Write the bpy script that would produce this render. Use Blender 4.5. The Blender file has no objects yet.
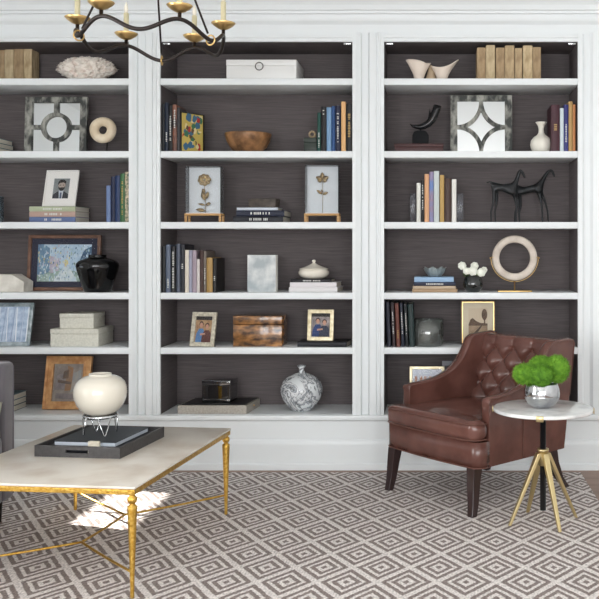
import bpy, bmesh, math, random
from mathutils import Vector, Matrix, noise
random.seed(7)
PI = math.pi
scene = bpy.context.scene
COL = scene.collection
F = 888.0; XH = 438.0; YH = 247.0; CH = 1.24
def wx(px, Y): return (px-XH)*Y/F
def wz(py, Y): return CH-(py-YH)*Y/F
def lin(v):
    v /= 255.0
    return v/12.92 if v <= .04045 else ((v+.055)/1.055)**2.4
def C(r, g, b): return (lin(r), lin(g), lin(b), 1)

# ------------------------------------------------------------ materials
MATS = {}
def mat(name, col, rough=.5, metal=0, coat=0, spec=.5, var=0, vscale=20, col2=None, bump=0, bscale=60,
        stretch=(1,1,1), detail=4, sheen=0, trans=0, ior=1.45, lo=.35, hi=.65):
    if name in MATS: return MATS[name]
    m = bpy.data.materials.new(name); m.use_nodes = True
    nt = m.node_tree; b = nt.nodes['Principled BSDF']
    b.inputs['Base Color'].default_value = col
    b.inputs['Roughness'].default_value = rough; b.inputs['Metallic'].default_value = metal
    b.inputs['Coat Weight'].default_value = coat; b.inputs['Coat Roughness'].default_value = .05
    b.inputs['Specular IOR Level'].default_value = spec
    b.inputs['Sheen Weight'].default_value = sheen
    b.inputs['Transmission Weight'].default_value = trans; b.inputs['IOR'].default_value = ior
    tc = nt.nodes.new('ShaderNodeTexCoord'); mp = nt.nodes.new('ShaderNodeMapping')
    mp.inputs['Scale'].default_value = stretch
    nt.links.new(tc.outputs['Object'], mp.inputs['Vector'])
    if col2 is not None:
        n = nt.nodes.new('ShaderNodeTexNoise'); n.inputs['Scale'].default_value = vscale; n.inputs['Detail'].default_value = detail
        r = nt.nodes.new('ShaderNodeValToRGB')
        r.color_ramp.elements[0].position = lo; r.color_ramp.elements[1].position = hi
        r.color_ramp.elements[0].color = col; r.color_ramp.elements[1].color = col2
        nt.links.new(mp.outputs[0], n.inputs['Vector']); nt.links.new(n.outputs['Fac'], r.inputs[0])
        nt.links.new(r.outputs[0], b.inputs['Base Color'])
    if bump:
        n2 = nt.nodes.new('ShaderNodeTexNoise'); n2.inputs['Scale'].default_value = bscale; n2.inputs['Detail'].default_value = 5
        bu = nt.nodes.new('ShaderNodeBump'); bu.inputs['Strength'].default_value = bump; bu.inputs['Distance'].default_value = .004
        nt.links.new(mp.outputs[0], n2.inputs['Vector']); nt.links.new(n2.outputs['Fac'], bu.inputs['Height'])
        nt.links.new(bu.outputs[0], b.inputs['Normal'])
    MATS[name] = m
    return m
def glassy(name, tint=(1,1,1,1), refl=.12, rough=.02, milk=0.0, milkcol=(.7,.75,.75,1)):
    if name in MATS: return MATS[name]
    m = bpy.data.materials.new(name); m.use_nodes = True; nt = m.node_tree
    for n in list(nt.nodes): nt.nodes.remove(n)
    out = nt.nodes.new('ShaderNodeOutputMaterial')
    t = nt.nodes.new('ShaderNodeBsdfTransparent'); t.inputs[0].default_value = tint
    g = nt.nodes.new('ShaderNodeBsdfGlossy'); g.inputs['Roughness'].default_value = rough
    fr = nt.nodes.new('ShaderNodeFresnel'); fr.inputs[0].default_value = 1.45
    ad = nt.nodes.new('ShaderNodeMath'); ad.operation = 'ADD'; ad.inputs[1].default_value = refl-.04; ad.use_clamp = True
    mx = nt.nodes.new('ShaderNodeMixShader')
    nt.links.new(fr.outputs[0], ad.inputs[0]); nt.links.new(ad.outputs[0], mx.inputs[0])
    if milk > 0:
        d = nt.nodes.new('ShaderNodeBsdfDiffuse'); d.inputs[0].default_value = milkcol
        m2 = nt.nodes.new('ShaderNodeMixShader'); m2.inputs[0].default_value = milk
        nt.links.new(t.outputs[0], m2.inputs[1]); nt.links.new(d.outputs[0], m2.inputs[2])
        nt.links.new(m2.outputs[0], mx.inputs[1])
    else: nt.links.new(t.outputs[0], mx.inputs[1])
    nt.links.new(g.outputs[0], mx.inputs[2]); nt.links.new(mx.outputs[0], out.inputs[0])
    MATS[name] = m
    return m

# ------------------------------------------------------------ mesh builder
class MB:
    def __init__(s): s.bm = bmesh.new(); s.mi = 0
    def m(s, i): s.mi = i; return s
    def _f(s, vs, smooth=False):
        try:
            f = s.bm.faces.new(vs); f.material_index = s.mi; f.smooth = smooth
            return f
        except ValueError: return None
    def box(s, x0, x1, y0, y1, z0, z1, M=None):
        c = [Vector((x, y, z)) for z in (z0, z1) for y in (y0, y1) for x in (x0, x1)]
        if M is not None: c = [M @ p for p in c]
        v = [s.bm.verts.new(p) for p in c]
        for q in ((0,2,3,1),(4,5,7,6),(0,1,5,4),(2,6,7,3),(0,4,6,2),(1,3,7,5)): s._f([v[i] for i in q])
        return s
    def rbox(s, x0, x1, y0, y1, z0, z1, r=.004, seg=2, M=None):
        n0 = len(s.bm.verts)
        t = bmesh.new()
        c = [Vector((x, y, z)) for z in (z0, z1) for y in (y0, y1) for x in (x0, x1)]
        v = [t.verts.new(p) for p in c]
        for q in ((0,2,3,1),(4,5,7,6),(0,1,5,4),(2,6,7,3),(0,4,6,2),(1,3,7,5)): t.faces.new([v[i] for i in q])
        bmesh.ops.bevel(t, geom=list(t.edges), offset=r, segments=seg, profile=.5, affect='EDGES')
        mp = {}
        for a in t.verts: mp[a] = s.bm.verts.new(M @ a.co if M is not None else a.co)
        for f in t.faces: s._f([mp[a] for a in f.verts], True)
        t.free(); return s
    def lathe(s, prof, cx=0, cy=0, cz=0, n=40, sx=1, sy=1, M=None, fn=None):
        rings = []
        for (r, z) in prof:
            if r < 1e-6:
                p = Vector((cx, cy, cz+z)); rings.append([s.bm.verts.new(M @ p if M is not None else p)])
            else:
                ring = []
                for k in range(n):
                    a = 2*PI*k/n
                    p = Vector((r*sx*math.cos(a), r*sy*math.sin(a), z))
                    if fn: p = fn(p, a)
                    p = p+Vector((cx, cy, cz))
                    ring.append(s.bm.verts.new(M @ p if M is not None else p))
                rings.append(ring)
        for A, B in zip(rings, rings[1:]):
            if len(A) == 1 and len(B) == 1: continue
            for k in range(n):
                k2 = (k+1) % n
                if len(A) == 1: s._f([A[0], B[k2], B[k]], True)
                elif len(B) == 1: s._f([A[k], A[k2], B[0]], True)
                else: s._f([A[k], A[k2], B[k2], B[k]], True)
        return s
    def tube(s, pts, r, n=10, closed=False, caps=True, M=None):
        pts = [Vector(p) for p in pts]
        if M is not None: pts = [M @ p for p in pts]
        N = len(pts); rs = r if isinstance(r, (list, tuple)) else [r]*N
        rings = []; up = None
        for i, p in enumerate(pts):
            if closed: t = (pts[(i+1) % N]-pts[i-1]).normalized()
            else: t = (pts[min(i+1, N-1)]-pts[max(i-1, 0)]).normalized()
            if up is None:
                up = Vector((0, 0, 1)) if abs(t.z) < .9 else Vector((1, 0, 0))
            u = (up-t*up.dot(t)).normalized(); w = t.cross(u); up = u
            rings.append([s.bm.verts.new(p+(u*math.cos(2*PI*k/n)+w*math.sin(2*PI*k/n))*rs[i]) for k in range(n)])
        R = list(zip(rings, rings[1:]))
        if closed: R.append((rings[-1], rings[0]))
        for A, B in R:
            for k in range(n): s._f([A[k], A[(k+1) % n], B[(k+1) % n], B[k]], True)
        if caps and not closed: s._f(rings[0][::-1]); s._f(rings[-1])
        return s
    def cyl(s, cx, cy, z0, z1, r, n=24, r2=None):
        r2 = r if r2 is None else r2
        return s.lathe([(0, z0), (r, z0), (r, z0), (r2, z1), (r2, z1), (0, z1)], cx, cy, 0, n)
    def sphere(s, c, r, n=16, sz=1, sx=1, sy=1, M=None):
        prof = [(abs(math.sin(PI*k/n)*r), -math.cos(PI*k/n)*r*sz) for k in range(n+1)]
        prof[0] = (0, prof[0][1]); prof[-1] = (0, prof[-1][1])
        return s.lathe(prof, c[0], c[1], c[2], n*2, sx, sy, M)
    def prism(s, poly, y0, y1, axis='y', M=None):
        """poly of (a,b); axis y: a=x b=z; axis x: a=y b=z; axis z: a=x b=y"""
        def P(a, b, t):
            p = {'y': Vector((a, t, b)), 'x': Vector((t, a, b)), 'z': Vector((a, b, t))}[axis]
            return M @ p if M is not None else p
        A = [s.bm.verts.new(P(a, b, y0)) for a, b in poly]; B = [s.bm.verts.new(P(a, b, y1)) for a, b in poly]
        s._f(A); s._f(B[::-1])
        n = len(poly)
        for k in range(n): s._f([A[k], B[k], B[(k+1) % n], A[(k+1) % n]])
        return s
    def strip(s, prof, x0, x1, axis='x'):
        """open profile (y,z) swept along x, or (x,y) swept along z"""
        if axis == 'x':
            A = [s.bm.verts.new((x0, a, b)) for a, b in prof]; B = [s.bm.verts.new((x1, a, b)) for a, b in prof]
        else:
            A = [s.bm.verts.new((a, b, x0)) for a, b in prof]; B = [s.bm.verts.new((a, b, x1)) for a, b in prof]
        n = len(prof)
        for k in range(n): s._f([A[k], B[k], B[(k+1) % n], A[(k+1) % n]])
        s._f(A); s._f(B[::-1])
        return s
    def loft(s, secs, M=None, smooth=True):
        rings = []
        for sec in secs:
            rings.append([s.bm.verts.new((M @ Vector(p)) if M is not None else Vector(p)) for p in sec])
        n = len(secs[0])
        for A, B in zip(rings, rings[1:]):
            for k in range(n): s._f([A[k], A[(k+1) % n], B[(k+1) % n], B[k]], smooth)
        s._f(rings[0][::-1]); s._f(rings[-1])
        return s
    def build(s, name, mats, parent=None, loc=(0,0,0), rot=(0,0,0), bevel=0, seg=2, autosmooth=False):
        bmesh.ops.recalc_face_normals(s.bm, faces=list(s.bm.faces))
        me = bpy.data.meshes.new(name); s.bm.to_mesh(me); s.bm.free()
        o = bpy.data.objects.new(name, me); COL.objects.link(o)
        for mm in (mats if isinstance(mats, (list, tuple)) else [mats]): me.materials.append(mm)
        o.location = loc; o.rotation_euler = rot
        if parent: o.parent = parent
        if bevel:
            b = o.modifiers.new('bevel', 'BEVEL'); b.width = bevel; b.segments = seg; b.limit_method = 'ANGLE'; b.angle_limit = math.radians(35)
            for p in me.polygons: p.use_smooth = True
            w = o.modifiers.new('wn', 'WEIGHTED_NORMAL'); w.keep_sharp = True
        return o
def tag(o, label, cat, group=None, kind=None):
    o['label'] = label; o['category'] = cat
    if group: o['group'] = group
    if kind: o['kind'] = kind
    return o
def thing(name, label, cat, loc=(0,0,0), rot=(0,0,0), group=None):
    o = bpy.data.objects.new(name, None); COL.objects.link(o); o.empty_display_size = .05
    o.location = loc; o.rotation_euler = rot
    return tag(o, label, cat, group)
def struct(o): o['kind'] = 'structure'; return o
def plab(o, l): o['label'] = l; return o

# ------------------------------------------------------------ shared materials
white = mat('white_paint', C(226,230,231), .38, spec=.4)
wallp = mat('wall_paint', C(236,237,236), .8)
grass = mat('dark_grasscloth', C(82,76,77), .85, col2=C(104,97,97), vscale=6, stretch=(1.2,1.2,45), detail=8, bump=.12, bscale=10, lo=.3, hi=.7)
blackm = mat('black_satin', C(22,22,24), .35)
iron = mat('dark_bronze_iron', C(52,46,44), .38, metal=.6)
gold = mat('brushed_gold', C(218,184,124), .34, metal=1)
goldham = mat('hammered_gold_leaf', C(196,150,62), .36, metal=1, col2=C(222,184,98), vscale=90, bump=.9, bscale=110)
chrome = mat('chrome', C(225,228,230), .06, metal=1)
mirror = mat('mirror_silver', C(225,230,232), .03, metal=1)
paper = mat('page_block', C(224,218,204), .8, col2=C(200,194,180), vscale=4, stretch=(120,1,120))
pane = glassy('glass_pane', (1,1,1,1), .012)
cream = mat('cream_ceramic', C(232,226,212), .25, coat=.4)

# ------------------------------------------------------------ room shell
YB = 5.0; YBACK = 5.33
ZF = -.012; ZC = 2.78
XL = -3.3; XR = 2.2; YR = -2.6
floor_m = mat('oak_boards', C(122,92,74), .38, col2=C(150,118,98), vscale=3, stretch=(1,12,1), detail=6)
m = MB(); m.box(XL-.1, XR+.1, YR-.1, 5.6, ZF-.1, ZF); struct(m.build('floor', floor_m))
m = MB(); m.box(XL-.1, XR+.1, YR-.1, 5.6, ZC, ZC+.1); struct(m.build('ceiling', wallp))
m = MB(); m.box(XL-.1, XR+.1, 5.36, 5.5, ZF, ZC); struct(m.build('wall_back', wallp))
def wall_with_windows(name, fixed, a0, a1, wins, side):
    """side 'x': wall in the YZ plane at x=fixed; 'y': wall in XZ plane"""
    m = MB()
    def bx(u0, u1, z0, z1):
        if u1-u0 < 1e-4 or z1-z0 < 1e-4: return
        if side == 'x': m.box(fixed[0], fixed[1], u0, u1, z0, z1)
        else: m.box(u0, u1, fixed[0], fixed[1], z0, z1)
    u = a0
    for (w0, w1, z0, z1) in wins:
        bx(u, w0, ZF, ZC); bx(w0, w1, ZF, z0); bx(w0, w1, z1, ZC); u = w1
    bx(u, a1, ZF, ZC)
    return struct(m.build(name, wallp))
LW = [(-1.2, .2, .35, 2.45), (.9, 2.3, .35, 2.45), (4.26, 4.94, .93, 1.19)]  # last one: unseen opening added to shape the sun patch on the rug
RW = [(-2.6, -1.4, .35, 2.5), (-1.0, .4, .35, 2.5), (.8, 2.0, .35, 2.5)]
wall_with_windows('wall_left', (XL-.1, XL), YR-.1, 5.6, LW, 'x')
wall_with_windows('wall_rear', (YR-.1, YR), XL, XR, RW, 'y')
m = MB(); m.box(XR, XR+.1, YR-.1, 5.6, ZF, ZC); struct(m.build('wall_right', wallp))
wn = 1
def window(u0, u1, z0, z1, side):
    global wn
    m = MB(); t = .05
    def bx(a, b, c, d, w=.06):
        if side == 'x': m.box(XL-.08, XL-.08+w, a, b, c, d)
        else: m.box(a, b, YR-.08, YR-.08+w, c, d)
    bx(u0, u0+t, z0, z1); bx(u1-t, u1, z0, z1); bx(u0+t, u1-t, z0, z0+t); bx(u0+t, u1-t, z1-t, z1)
    um = (u0+u1)/2; zm = (z0+z1)/2
    if z1-z0 > 1: bx(um-.015, um+.015, z0+t, z1-t, .04); bx(u0+t, um-.015, zm-.015, zm+.015, .04); bx(um+.015, u1-t, zm-.015, zm+.015, .04)
    o = struct(m.build('window_%d' % wn, white))
    m = MB()
    if side == 'x': m.box(XL-.065, XL-.061, u0+t, u1-t, z0+t, z1-t)
    else: m.box(u0+t, u1-t, YR-.065, YR-.061, z0+t, z1-t)
    g = m.build('pane', pane, o)
    wn += 1
for (a, b, c, d) in LW: window(a, b, c, d, 'x')  # the third frames the opening added for the sun patch
for (a, b, c, d) in RW: window(a, b, c, d, 'y')

# ------------------------------------------------------------ bookcase shell
BAYS = {'L': (-64, 128.7), 'M': (160, 352.4), 'R': (384, 578)}
BX = {k: (wx(a, YB), wx(b, YB)) for k, (a, b) in BAYS.items()}
OPT = wz(41.5, YB); OPB = wz(414.8, YB)
SH = {1: (78.3, 84.7), 2: (151, 157.6), 3: (222, 228.6), 4: (292.8, 299.3), 5: (347.7, 354.2)}
ZS = {k: wz(v[0], YB) for k, v in SH.items()}; ZS[6] = OPB
names = {'L': 'left', 'M': 'middle', 'R': 'right'}
wood_in = white
for k, (x0, x1) in BX.items():
    t = thing('built_in_bookcase', {'L': 'leftmost white built-in bookcase bay, holding the watercolour picture and black vase',
        'M': 'middle white built-in bookcase bay between the two pilasters, holding the flower boxes and wooden bowl',
        'R': 'rightmost white built-in bookcase bay behind the leather armchair, holding the horses and stone ring'}[k], 'bookcase', (x0, YB, OPB), (0,0,0), 'built-in bookcase bays')
    W = x1-x0; H = OPT-OPB; D = YBACK-YB
    MB().box(-.01, W+.01, D, D+.015, -.01, H+.01).build('back_panel', grass, t)
    MB().box(-.015, 0, .0182, D, 0, H).build('side_panel', grass, t)
    MB().box(W, W+.015, .0182, D, 0, H).build('side_panel', grass, t)
    MB().box(-.015, W+.015, .0182, D, H, H+.015).build('top_panel', grass, t)
    MB().box(-.015, W+.015, .012, D, -.03, 0).build('base_shelf', white, t)
    for s in range(1, 6):
        z1 = ZS[s]-OPB; z0 = wz(SH[s][1], YB)-OPB
        MB().rbox(.0003, W-.0003, .003, D-.0005, z0, z1, .002, 2).build('shelf', white, t)
    # tiny metal cabinet light clips in the upper corners
    for xx in ((.03,) if k == 'L' else (.03, W-.03)):
        MB().rbox(xx-.022, xx+.022, .02, .05, H-.012, H-.001, .003, 2).build('light_clip', chrome, t)

# face frame pilasters (vertical mouldings)
q = YB/F
def pilaster(px, w=31.6):
    x = wx(px, YB)
    pr = [(0, 0), (3.6, 0), (4.0, -.006), (8.6, -.011), (9.2, .012), (10.2, .014), (15.5, .014), (17.3, -.008), (23.6, -.010), (24.2, 0), (25.8, 0), (26.2, -.006), (27.8, -.006), (28.2, 0), (w, 0)]
    pts = [(x+a*q, YB+b) for a, b in pr]
    pts = pts+[(x+w*q, YB+.018), (x, YB+.018)]
    return pts
ti = 1
for a in (128.7, 352.4):
    p = pilaster(a, 31.3 if a < 200 else 31.6)
    m = MB(); m.strip(p, OPB-.001, OPT+.05, 'z'); struct(m.build('trim_%d' % ti, white)); ti += 1
# right outer casing and wall panel beyond
xr = BX['R'][1]
pts = [(xr, YB), (xr+4.6*q, YB), (xr+5.0*q, YB+.012), (xr+6*q, YB+.016), (xr+12*q, YB+.016), (xr+15*q, YB-.004), (xr+24*q, YB-.012), (xr+26*q, YB-.012), (xr+26.4*q, YB+.01), (XR, YB+.01), (XR, YB+.0181), (xr, YB+.018)]
m = MB(); m.strip(pts, OPB-.001, OPT+.05, 'z'); struct(m.build('trim_%d' % ti, white)); ti += 1
xl = BX['L'][0]
m = MB(); m.box(XL, xl, YB, YB+.018, OPB-.001, OPT+.05); struct(m.build('trim_%d' % ti, white)); ti += 1
# inner bead above each opening, architrave, frieze and crown (profile y,z swept along x)
def Z(y): return wz(y, YB)
for k, (x0, x1) in BX.items():
    p = [(YB, OPT), (YB, Z(38.2)), (YB-.006, Z(37.6)), (YB-.010, Z(35.2)), (YB+.010, Z(34.4)), (YB+.010, Z(33.5)), (YB+.018, Z(33.5)), (YB+.018, OPT)]
    e = 8.8*q
    m = MB(); m.strip(p, x0-.0, x1+.0); struct(m.build('trim_%d' % ti, white)); ti += 1
p = [(YB+.013, Z(36)), (YB+.012, Z(24.2)), (YB+.006, Z(23)), (YB-.006, Z(21)), (YB-.010, Z(19)), (YB-.012, Z(15)), (YB-.026, Z(14.2)), (YB-.028, Z(12.2)),
     (YB-.040, Z(11.4)), (YB-.050, Z(7)), (YB-.075, Z(2.5)), (YB-.110, Z(-2)), (YB-.135, Z(-6)), (YB-.140, Z(-12)), (YB-.18, Z(-13)), (YB-.18, ZC), (YB+.3, ZC), (YB+.3, Z(33))]
p = [(a, b) for a, b in p]
# the frieze is cut by pilaster heads: sweep it as one run in front of the wall
m = MB(); m.strip([(a, b) for a, b in p[1:-1]]+[(YB+.3, Z(24.2))], XL, XR); struct(m.build('trim_%d' % ti, white)); ti += 1
m = MB(); m.box(XL, XR, YB+.0125, YB+.3, Z(33.6), Z(24.2)); struct(m.build('trim_%d' % ti, white)); ti += 1
# plinth below the openings
p = [(YB+.3, OPB-.0015), (YB-.016, OPB-.0015), (YB-.018, Z(417)), (YB-.016, Z(419.5)), (YB-.004, Z(420.6)), (YB+.003, Z(421.5)), (YB+.003, Z(439.3)), (YB-.003, Z(440)),
     (YB-.007, Z(441)), (YB-.010, Z(444)), (YB-.010, Z(463)), (YB+.3, Z(463))]
m = MB(); m.strip(p, XL, XR); struct(m.build('baseboard_back', white))
p = [(YB+.3, Z(463)), (YB-.014, Z(463)), (YB-.024, Z(464.2)), (YB-.026, ZF), (YB+.3, ZF)]
m = MB(); m.strip(p, XL, XR); struct(m.build('trim_%d' % ti, white)); ti += 1

# ------------------------------------------------------------ rug
def rug_material():
    m = bpy.data.materials.new('woven_diamond_rug'); m.use_nodes = True; nt = m.node_tree; b = nt.nodes['Principled BSDF']
    b.inputs['Roughness'].default_value = .95; b.inputs['Specular IOR Level'].default_value = .1
    N = lambda t: nt.nodes.new(t); L = nt.links.new
    def mth(op, a, c=None, d=None):
        n = N('ShaderNodeMath'); n.operation = op
        for i, v in enumerate((a, c, d)):
            if v is None: continue
            if isinstance(v, (int, float)): n.inputs[i].default_value = v
            else: L(v, n.inputs[i])
        return n.outputs[0]
    tc = N('ShaderNodeTexCoord'); sp = N('ShaderNodeSeparateXYZ')
    # slight wobble of hand weaving
    nz = N('ShaderNodeTexNoise'); nz.inputs['Scale'].default_value = 40; L(tc.outputs['Object'], nz.inputs['Vector'])
    L(tc.outputs['Object'], sp.inputs[0])
    X = sp.outputs[0]; Y = sp.outputs[1]
    wob = mth('MULTIPLY', mth('SUBTRACT', nz.outputs['Fac'], .5), .012)
    v = mth('SUBTRACT', Y, 3.438)
    u = mth('SUBTRACT', mth('SUBTRACT', X, .2257), mth('MULTIPLY', v, .066))
    a = mth('DIVIDE', mth('ADD', u, wob), .111); c = mth('DIVIDE', v, .151)
    def fold(s): return mth('ABSOLUTE', mth('SUBTRACT', mth('MULTIPLY', mth('FRACT', mth('MULTIPLY', mth('ADD', s, 1), .5)), 2), 1))
    d = mth('MAXIMUM', fold(mth('ADD', a, c)), fold(mth('SUBTRACT', a, c)))
    r = N('ShaderNodeValToRGB'); L(d, r.inputs[0])
    lt = C(238,231,227); dk = C(150,138,133)
    cr = r.color_ramp; cr.interpolation = 'LINEAR'
    st = [(0, dk), (.11, dk), (.15, lt), (.30, lt), (.34, dk), (.49, dk), (.53, lt), (.64, lt), (.68, dk), (.84, dk), (.88, lt), (1, lt)]
    cr.elements[0].position = 0; cr.elements[0].color = dk; cr.elements[1].position = 1; cr.elements[1].color = lt
    for p_, c_ in st[1:-1]:
        e = cr.elements.new(p_); e.color = c_
    # yarn speckle and rows of weave
    n2 = N('ShaderNodeTexNoise'); n2.inputs['Scale'].default_value = 120; n2.inputs['Detail'].default_value = 3
    mp = N('ShaderNodeMapping'); mp.inputs['Scale'].default_value = (1, .55, 1); L(tc.outputs['Object'], mp.inputs[0]); L(mp.outputs[0], n2.inputs['Vector'])
    mix = N('ShaderNodeMix'); mix.data_type = 'RGBA'; mix.blend_type = 'MULTIPLY'; mix.inputs[0].default_value = .75
    r2 = N('ShaderNodeValToRGB'); L(n2.outputs['Fac'], r2.inputs[0])
    r2.color_ramp.elements[0].position = .3; r2.color_ramp.elements[0].color = (.45,.45,.45,1); r2.color_ramp.elements[1].position = .6; r2.color_ramp.elements[1].color = (1,1,1,1)
    L(r.outputs[0], mix.inputs[6]); L(r2.outputs[0], mix.inputs[7]); L(mix.outputs[2], b.inputs['Base Color'])
    w = N('ShaderNodeTexWave'); w.inputs['Scale'].default_value = 28; w.bands_direction = 'X'; L(tc.outputs['Object'], w.inputs['Vector'])
    hsum = mth('ADD', mth('MULTIPLY', w.outputs['Fac'], .25), mth('ADD', n2.outputs['Fac'], mth('MULTIPLY', r.outputs[0], .6)))
    bu = N('ShaderNodeBump'); bu.inputs['Strength'].default_value = .7; bu.inputs['Distance'].default_value = .004
    L(hsum, bu.inputs['Height']); L(bu.outputs[0], b.inputs['Normal'])
    return m
rugx1 = wx(581, 4.87)
m = MB(); m.box(-3.0, rugx1, .3, 4.885, ZF+.0003, 0)
tag(m.build('area_rug', rug_material()), 'large cream and taupe woven rug with nested diamonds on the wood floor', 'rug')

# ------------------------------------------------------------ books
def bookmats(rgb, shiny=.45):
    key = 'cover_%d_%d_%d' % rgb
    return mat(key, C(*rgb), shiny, spec=.4)
markw = mat('spine_print_white', C(205,205,200), .6)
markg = mat('spine_print_gold', C(176,146,86), .5)
def upright_book(bay, sh, px0, px1, pyt, rgb, label, group, dep=.2, Yf=5.022, marks=None, lean=0, cat='book', m_=None, sidey=None):
    Y = Yf
    x0 = wx(px0, Y); x1 = wx(px1, Y)
    x0 = max(x0, BX[bay][0]+.0012); x1 = min(x1, BX[bay][1]-.0012)
    w = x1-x0-.0006; h = wz(pyt, Y)-ZS[sh]
    t = thing('book', label, cat, ((x0+x1)/2, Y, ZS[sh]+(abs(math.sin(lean))*w/2 if lean else 0)), (0, lean, 0), group)
    c = m_ or bookmats(rgb)
    b = min(.003, w*.18)
    cv = MB()
    # rounded spine
    sec = []
    for i in range(7):
        a = -1+2*i/6; sec.append((a*w/2, .004*(a*a)))
    sec += [(w/2, dep), (w/2-b, dep), (w/2-b, .007), (-w/2+b, .007), (-w/2+b, dep), (-w/2, dep)]
    cv.prism(sec, 0, h, 'z')
    cv.build('cover', c, t)
    MB().box(-w/2+b, w/2-b, .0072, dep-.004, .003, h-.004).build('pages', paper, t)
    if marks:
        mk = MB(); kind, z0, z1 = marks
        n = max(3, int((z1-z0)*h/.009)); ww = w*.42
        for i in range(n):
            za = h*(z0+(z1-z0)*i/n); zb = za+.0055
            if random.random() < .12: continue
            k = random.uniform(.6, 1)
            mk.box(-ww/2*k, ww/2*k, -.0005, .0012, za, zb)
        mk.build('spine_lettering', markw if kind == 'w' else markg, t)
    return t
def flat_book(label, group, xc, Yf, z, w, thick, dep, rgb, yaw=0, marks=False, pagecol=None):
    """lying flat, spine toward the viewer; returns top z"""
    t = thing('book', label, 'book', (xc, Yf, z), (0, 0, yaw), group)
    c = bookmats(rgb); b = min(.0025, thick*.16)
    cv = MB()
    prof = [(dep, 0), (.004, 0), (.001, thick*.2), (0, thick*.5), (.001, thick*.8), (.004, thick), (dep, thick), (dep, thick-b), (.007, thick-b), (.007, b), (dep, b)]
    cv.prism(prof, -w/2, w/2, 'x'); cv.build('cover', c, t)
    MB().box(-w/2+.003, w/2-.003, .0072, dep-.004, b, thick-b).build('pages', pagecol or paper, t)
    if marks:
        mk = MB(); x = -w*.2
        while x < w*.2:
            g = random.uniform(.004, .007)
            if random.random() > .15: mk.box(x, x+g, -.0006, .0012, thick*.3, thick*.7)
            x += g+.003
        mk.build('spine_lettering', markw, t)
    return z+thick

vint = [mat('aged_vellum_%d' % i, C(*a), .8, col2=C(*b), vscale=35, stretch=(1,1,.35), detail=6, bump=.4) for i, (a, b) in enumerate(
    [((150,128,98),(190,168,132)), ((168,148,116),(200,182,148)), ((140,118,90),(176,152,118)), ((160,138,104),(206,186,150))])]
def vellum(bay, sh, spec, grp, labs):
    for (a, b, y, mi), l in zip(spec, labs):
        upright_book(bay, sh, a, b, y, (0,0,0), l, grp, .10 if bay == 'L' else .17, 5.19 if bay == 'L' else 5.04, m_=vint[mi])
vellum('L', 1, [(-14, -5, 50, 0), (-4.8, 4, 50, 2), (4.2, 13, 49.5, 1), (13.2, 23.2, 47, 2), (23.4, 31.5, 49, 3)], 'old vellum books on the left top shelf',
    ['aged vellum book furthest left on the left top shelf, outside the picture edge', 'aged tan vellum book at the picture edge on the left top shelf',
     'pale tan vellum book second from the picture edge on the left top shelf', 'tallest brown mottled vellum book in the left top shelf row', 'wide yellowish vellum book at the right end of the left top shelf row'])
vellum('R', 1, [(477, 485.6, 47.5, 2), (486, 495, 45, 1), (495.8, 504.6, 47.6, 2), (505, 514.4, 45.4, 0), (515, 522.2, 48, 0), (523, 532.6, 45.4, 3), (533, 541, 47, 2)], 'seven old vellum books on the right top shelf',
    ['first vellum book from the left of seven on the right top shelf, brownish', 'second vellum book of seven on the right top shelf, tall and pale', 'third vellum book of seven on the right top shelf, short and greyish tan',
     'fourth and middle vellum book of seven on the right top shelf, with a rib line', 'narrow fifth vellum book of seven on the right top shelf', 'wide pale sixth vellum book of seven on the right top shelf', 'last vellum book at the right end of seven on the right top shelf'])

G = 'upright books beside the picture frame, left bay third shelf'
upright_book('L', 3, 106, 110.2, 185.5, (104,124,164), 'short pale blue book at the left end of the left bay third shelf row', G)
upright_book('L', 3, 110.6, 114.8, 176.5, (22,30,60), 'navy blue book next to the short pale blue book, left bay third shelf', G)
upright_book('L', 3, 115.0, 119.8, 175.5, (36,54,92), 'mid blue book left of the green book, left bay third shelf', G)
upright_book('L', 3, 120.0, 124.4, 173.5, (58,100,62), 'green book with yellow lettering on the left bay third shelf', G, marks=('g', .15, .85))
upright_book('L', 3, 124.6, 128.4, 171.8, (150,140,130), 'multicoloured grey book against the white pilaster, left bay third shelf', G, m_=mat('speckled_cover', C(60,90,70), .5, col2=C(220,200,170), vscale=60))

G = 'dark upright books at left of middle second shelf'
upright_book('M', 2, 160.4, 164.4, 104, (20,22,28), 'black book pressed against the left side of the middle second shelf', G)
upright_book('M', 2, 164.6, 168.2, 102.5, (24,34,52), 'second dark navy book from the left side on the middle second shelf', G, marks=('w', .2, .4))
upright_book('M', 2, 168.4, 172.2, 105, (14,14,16), 'black book with white spine lettering on the middle second shelf', G, marks=('w', .2, .85))
upright_book('M', 2, 172.4, 176.6, 104.5, (40,38,40), 'charcoal book with a copper-coloured lower spine, middle second shelf', G, marks=('w', .5, .9),
    m_=mat('copper_fade_cover', C(44,42,46), .5, col2=C(150,96,72), vscale=9, stretch=(.2,.2,1)))
upright_book('M', 2, 176.8, 179.8, 107.5, (58,56,58), 'slim grey book left of the colourful cover, middle second shelf', G)

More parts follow.
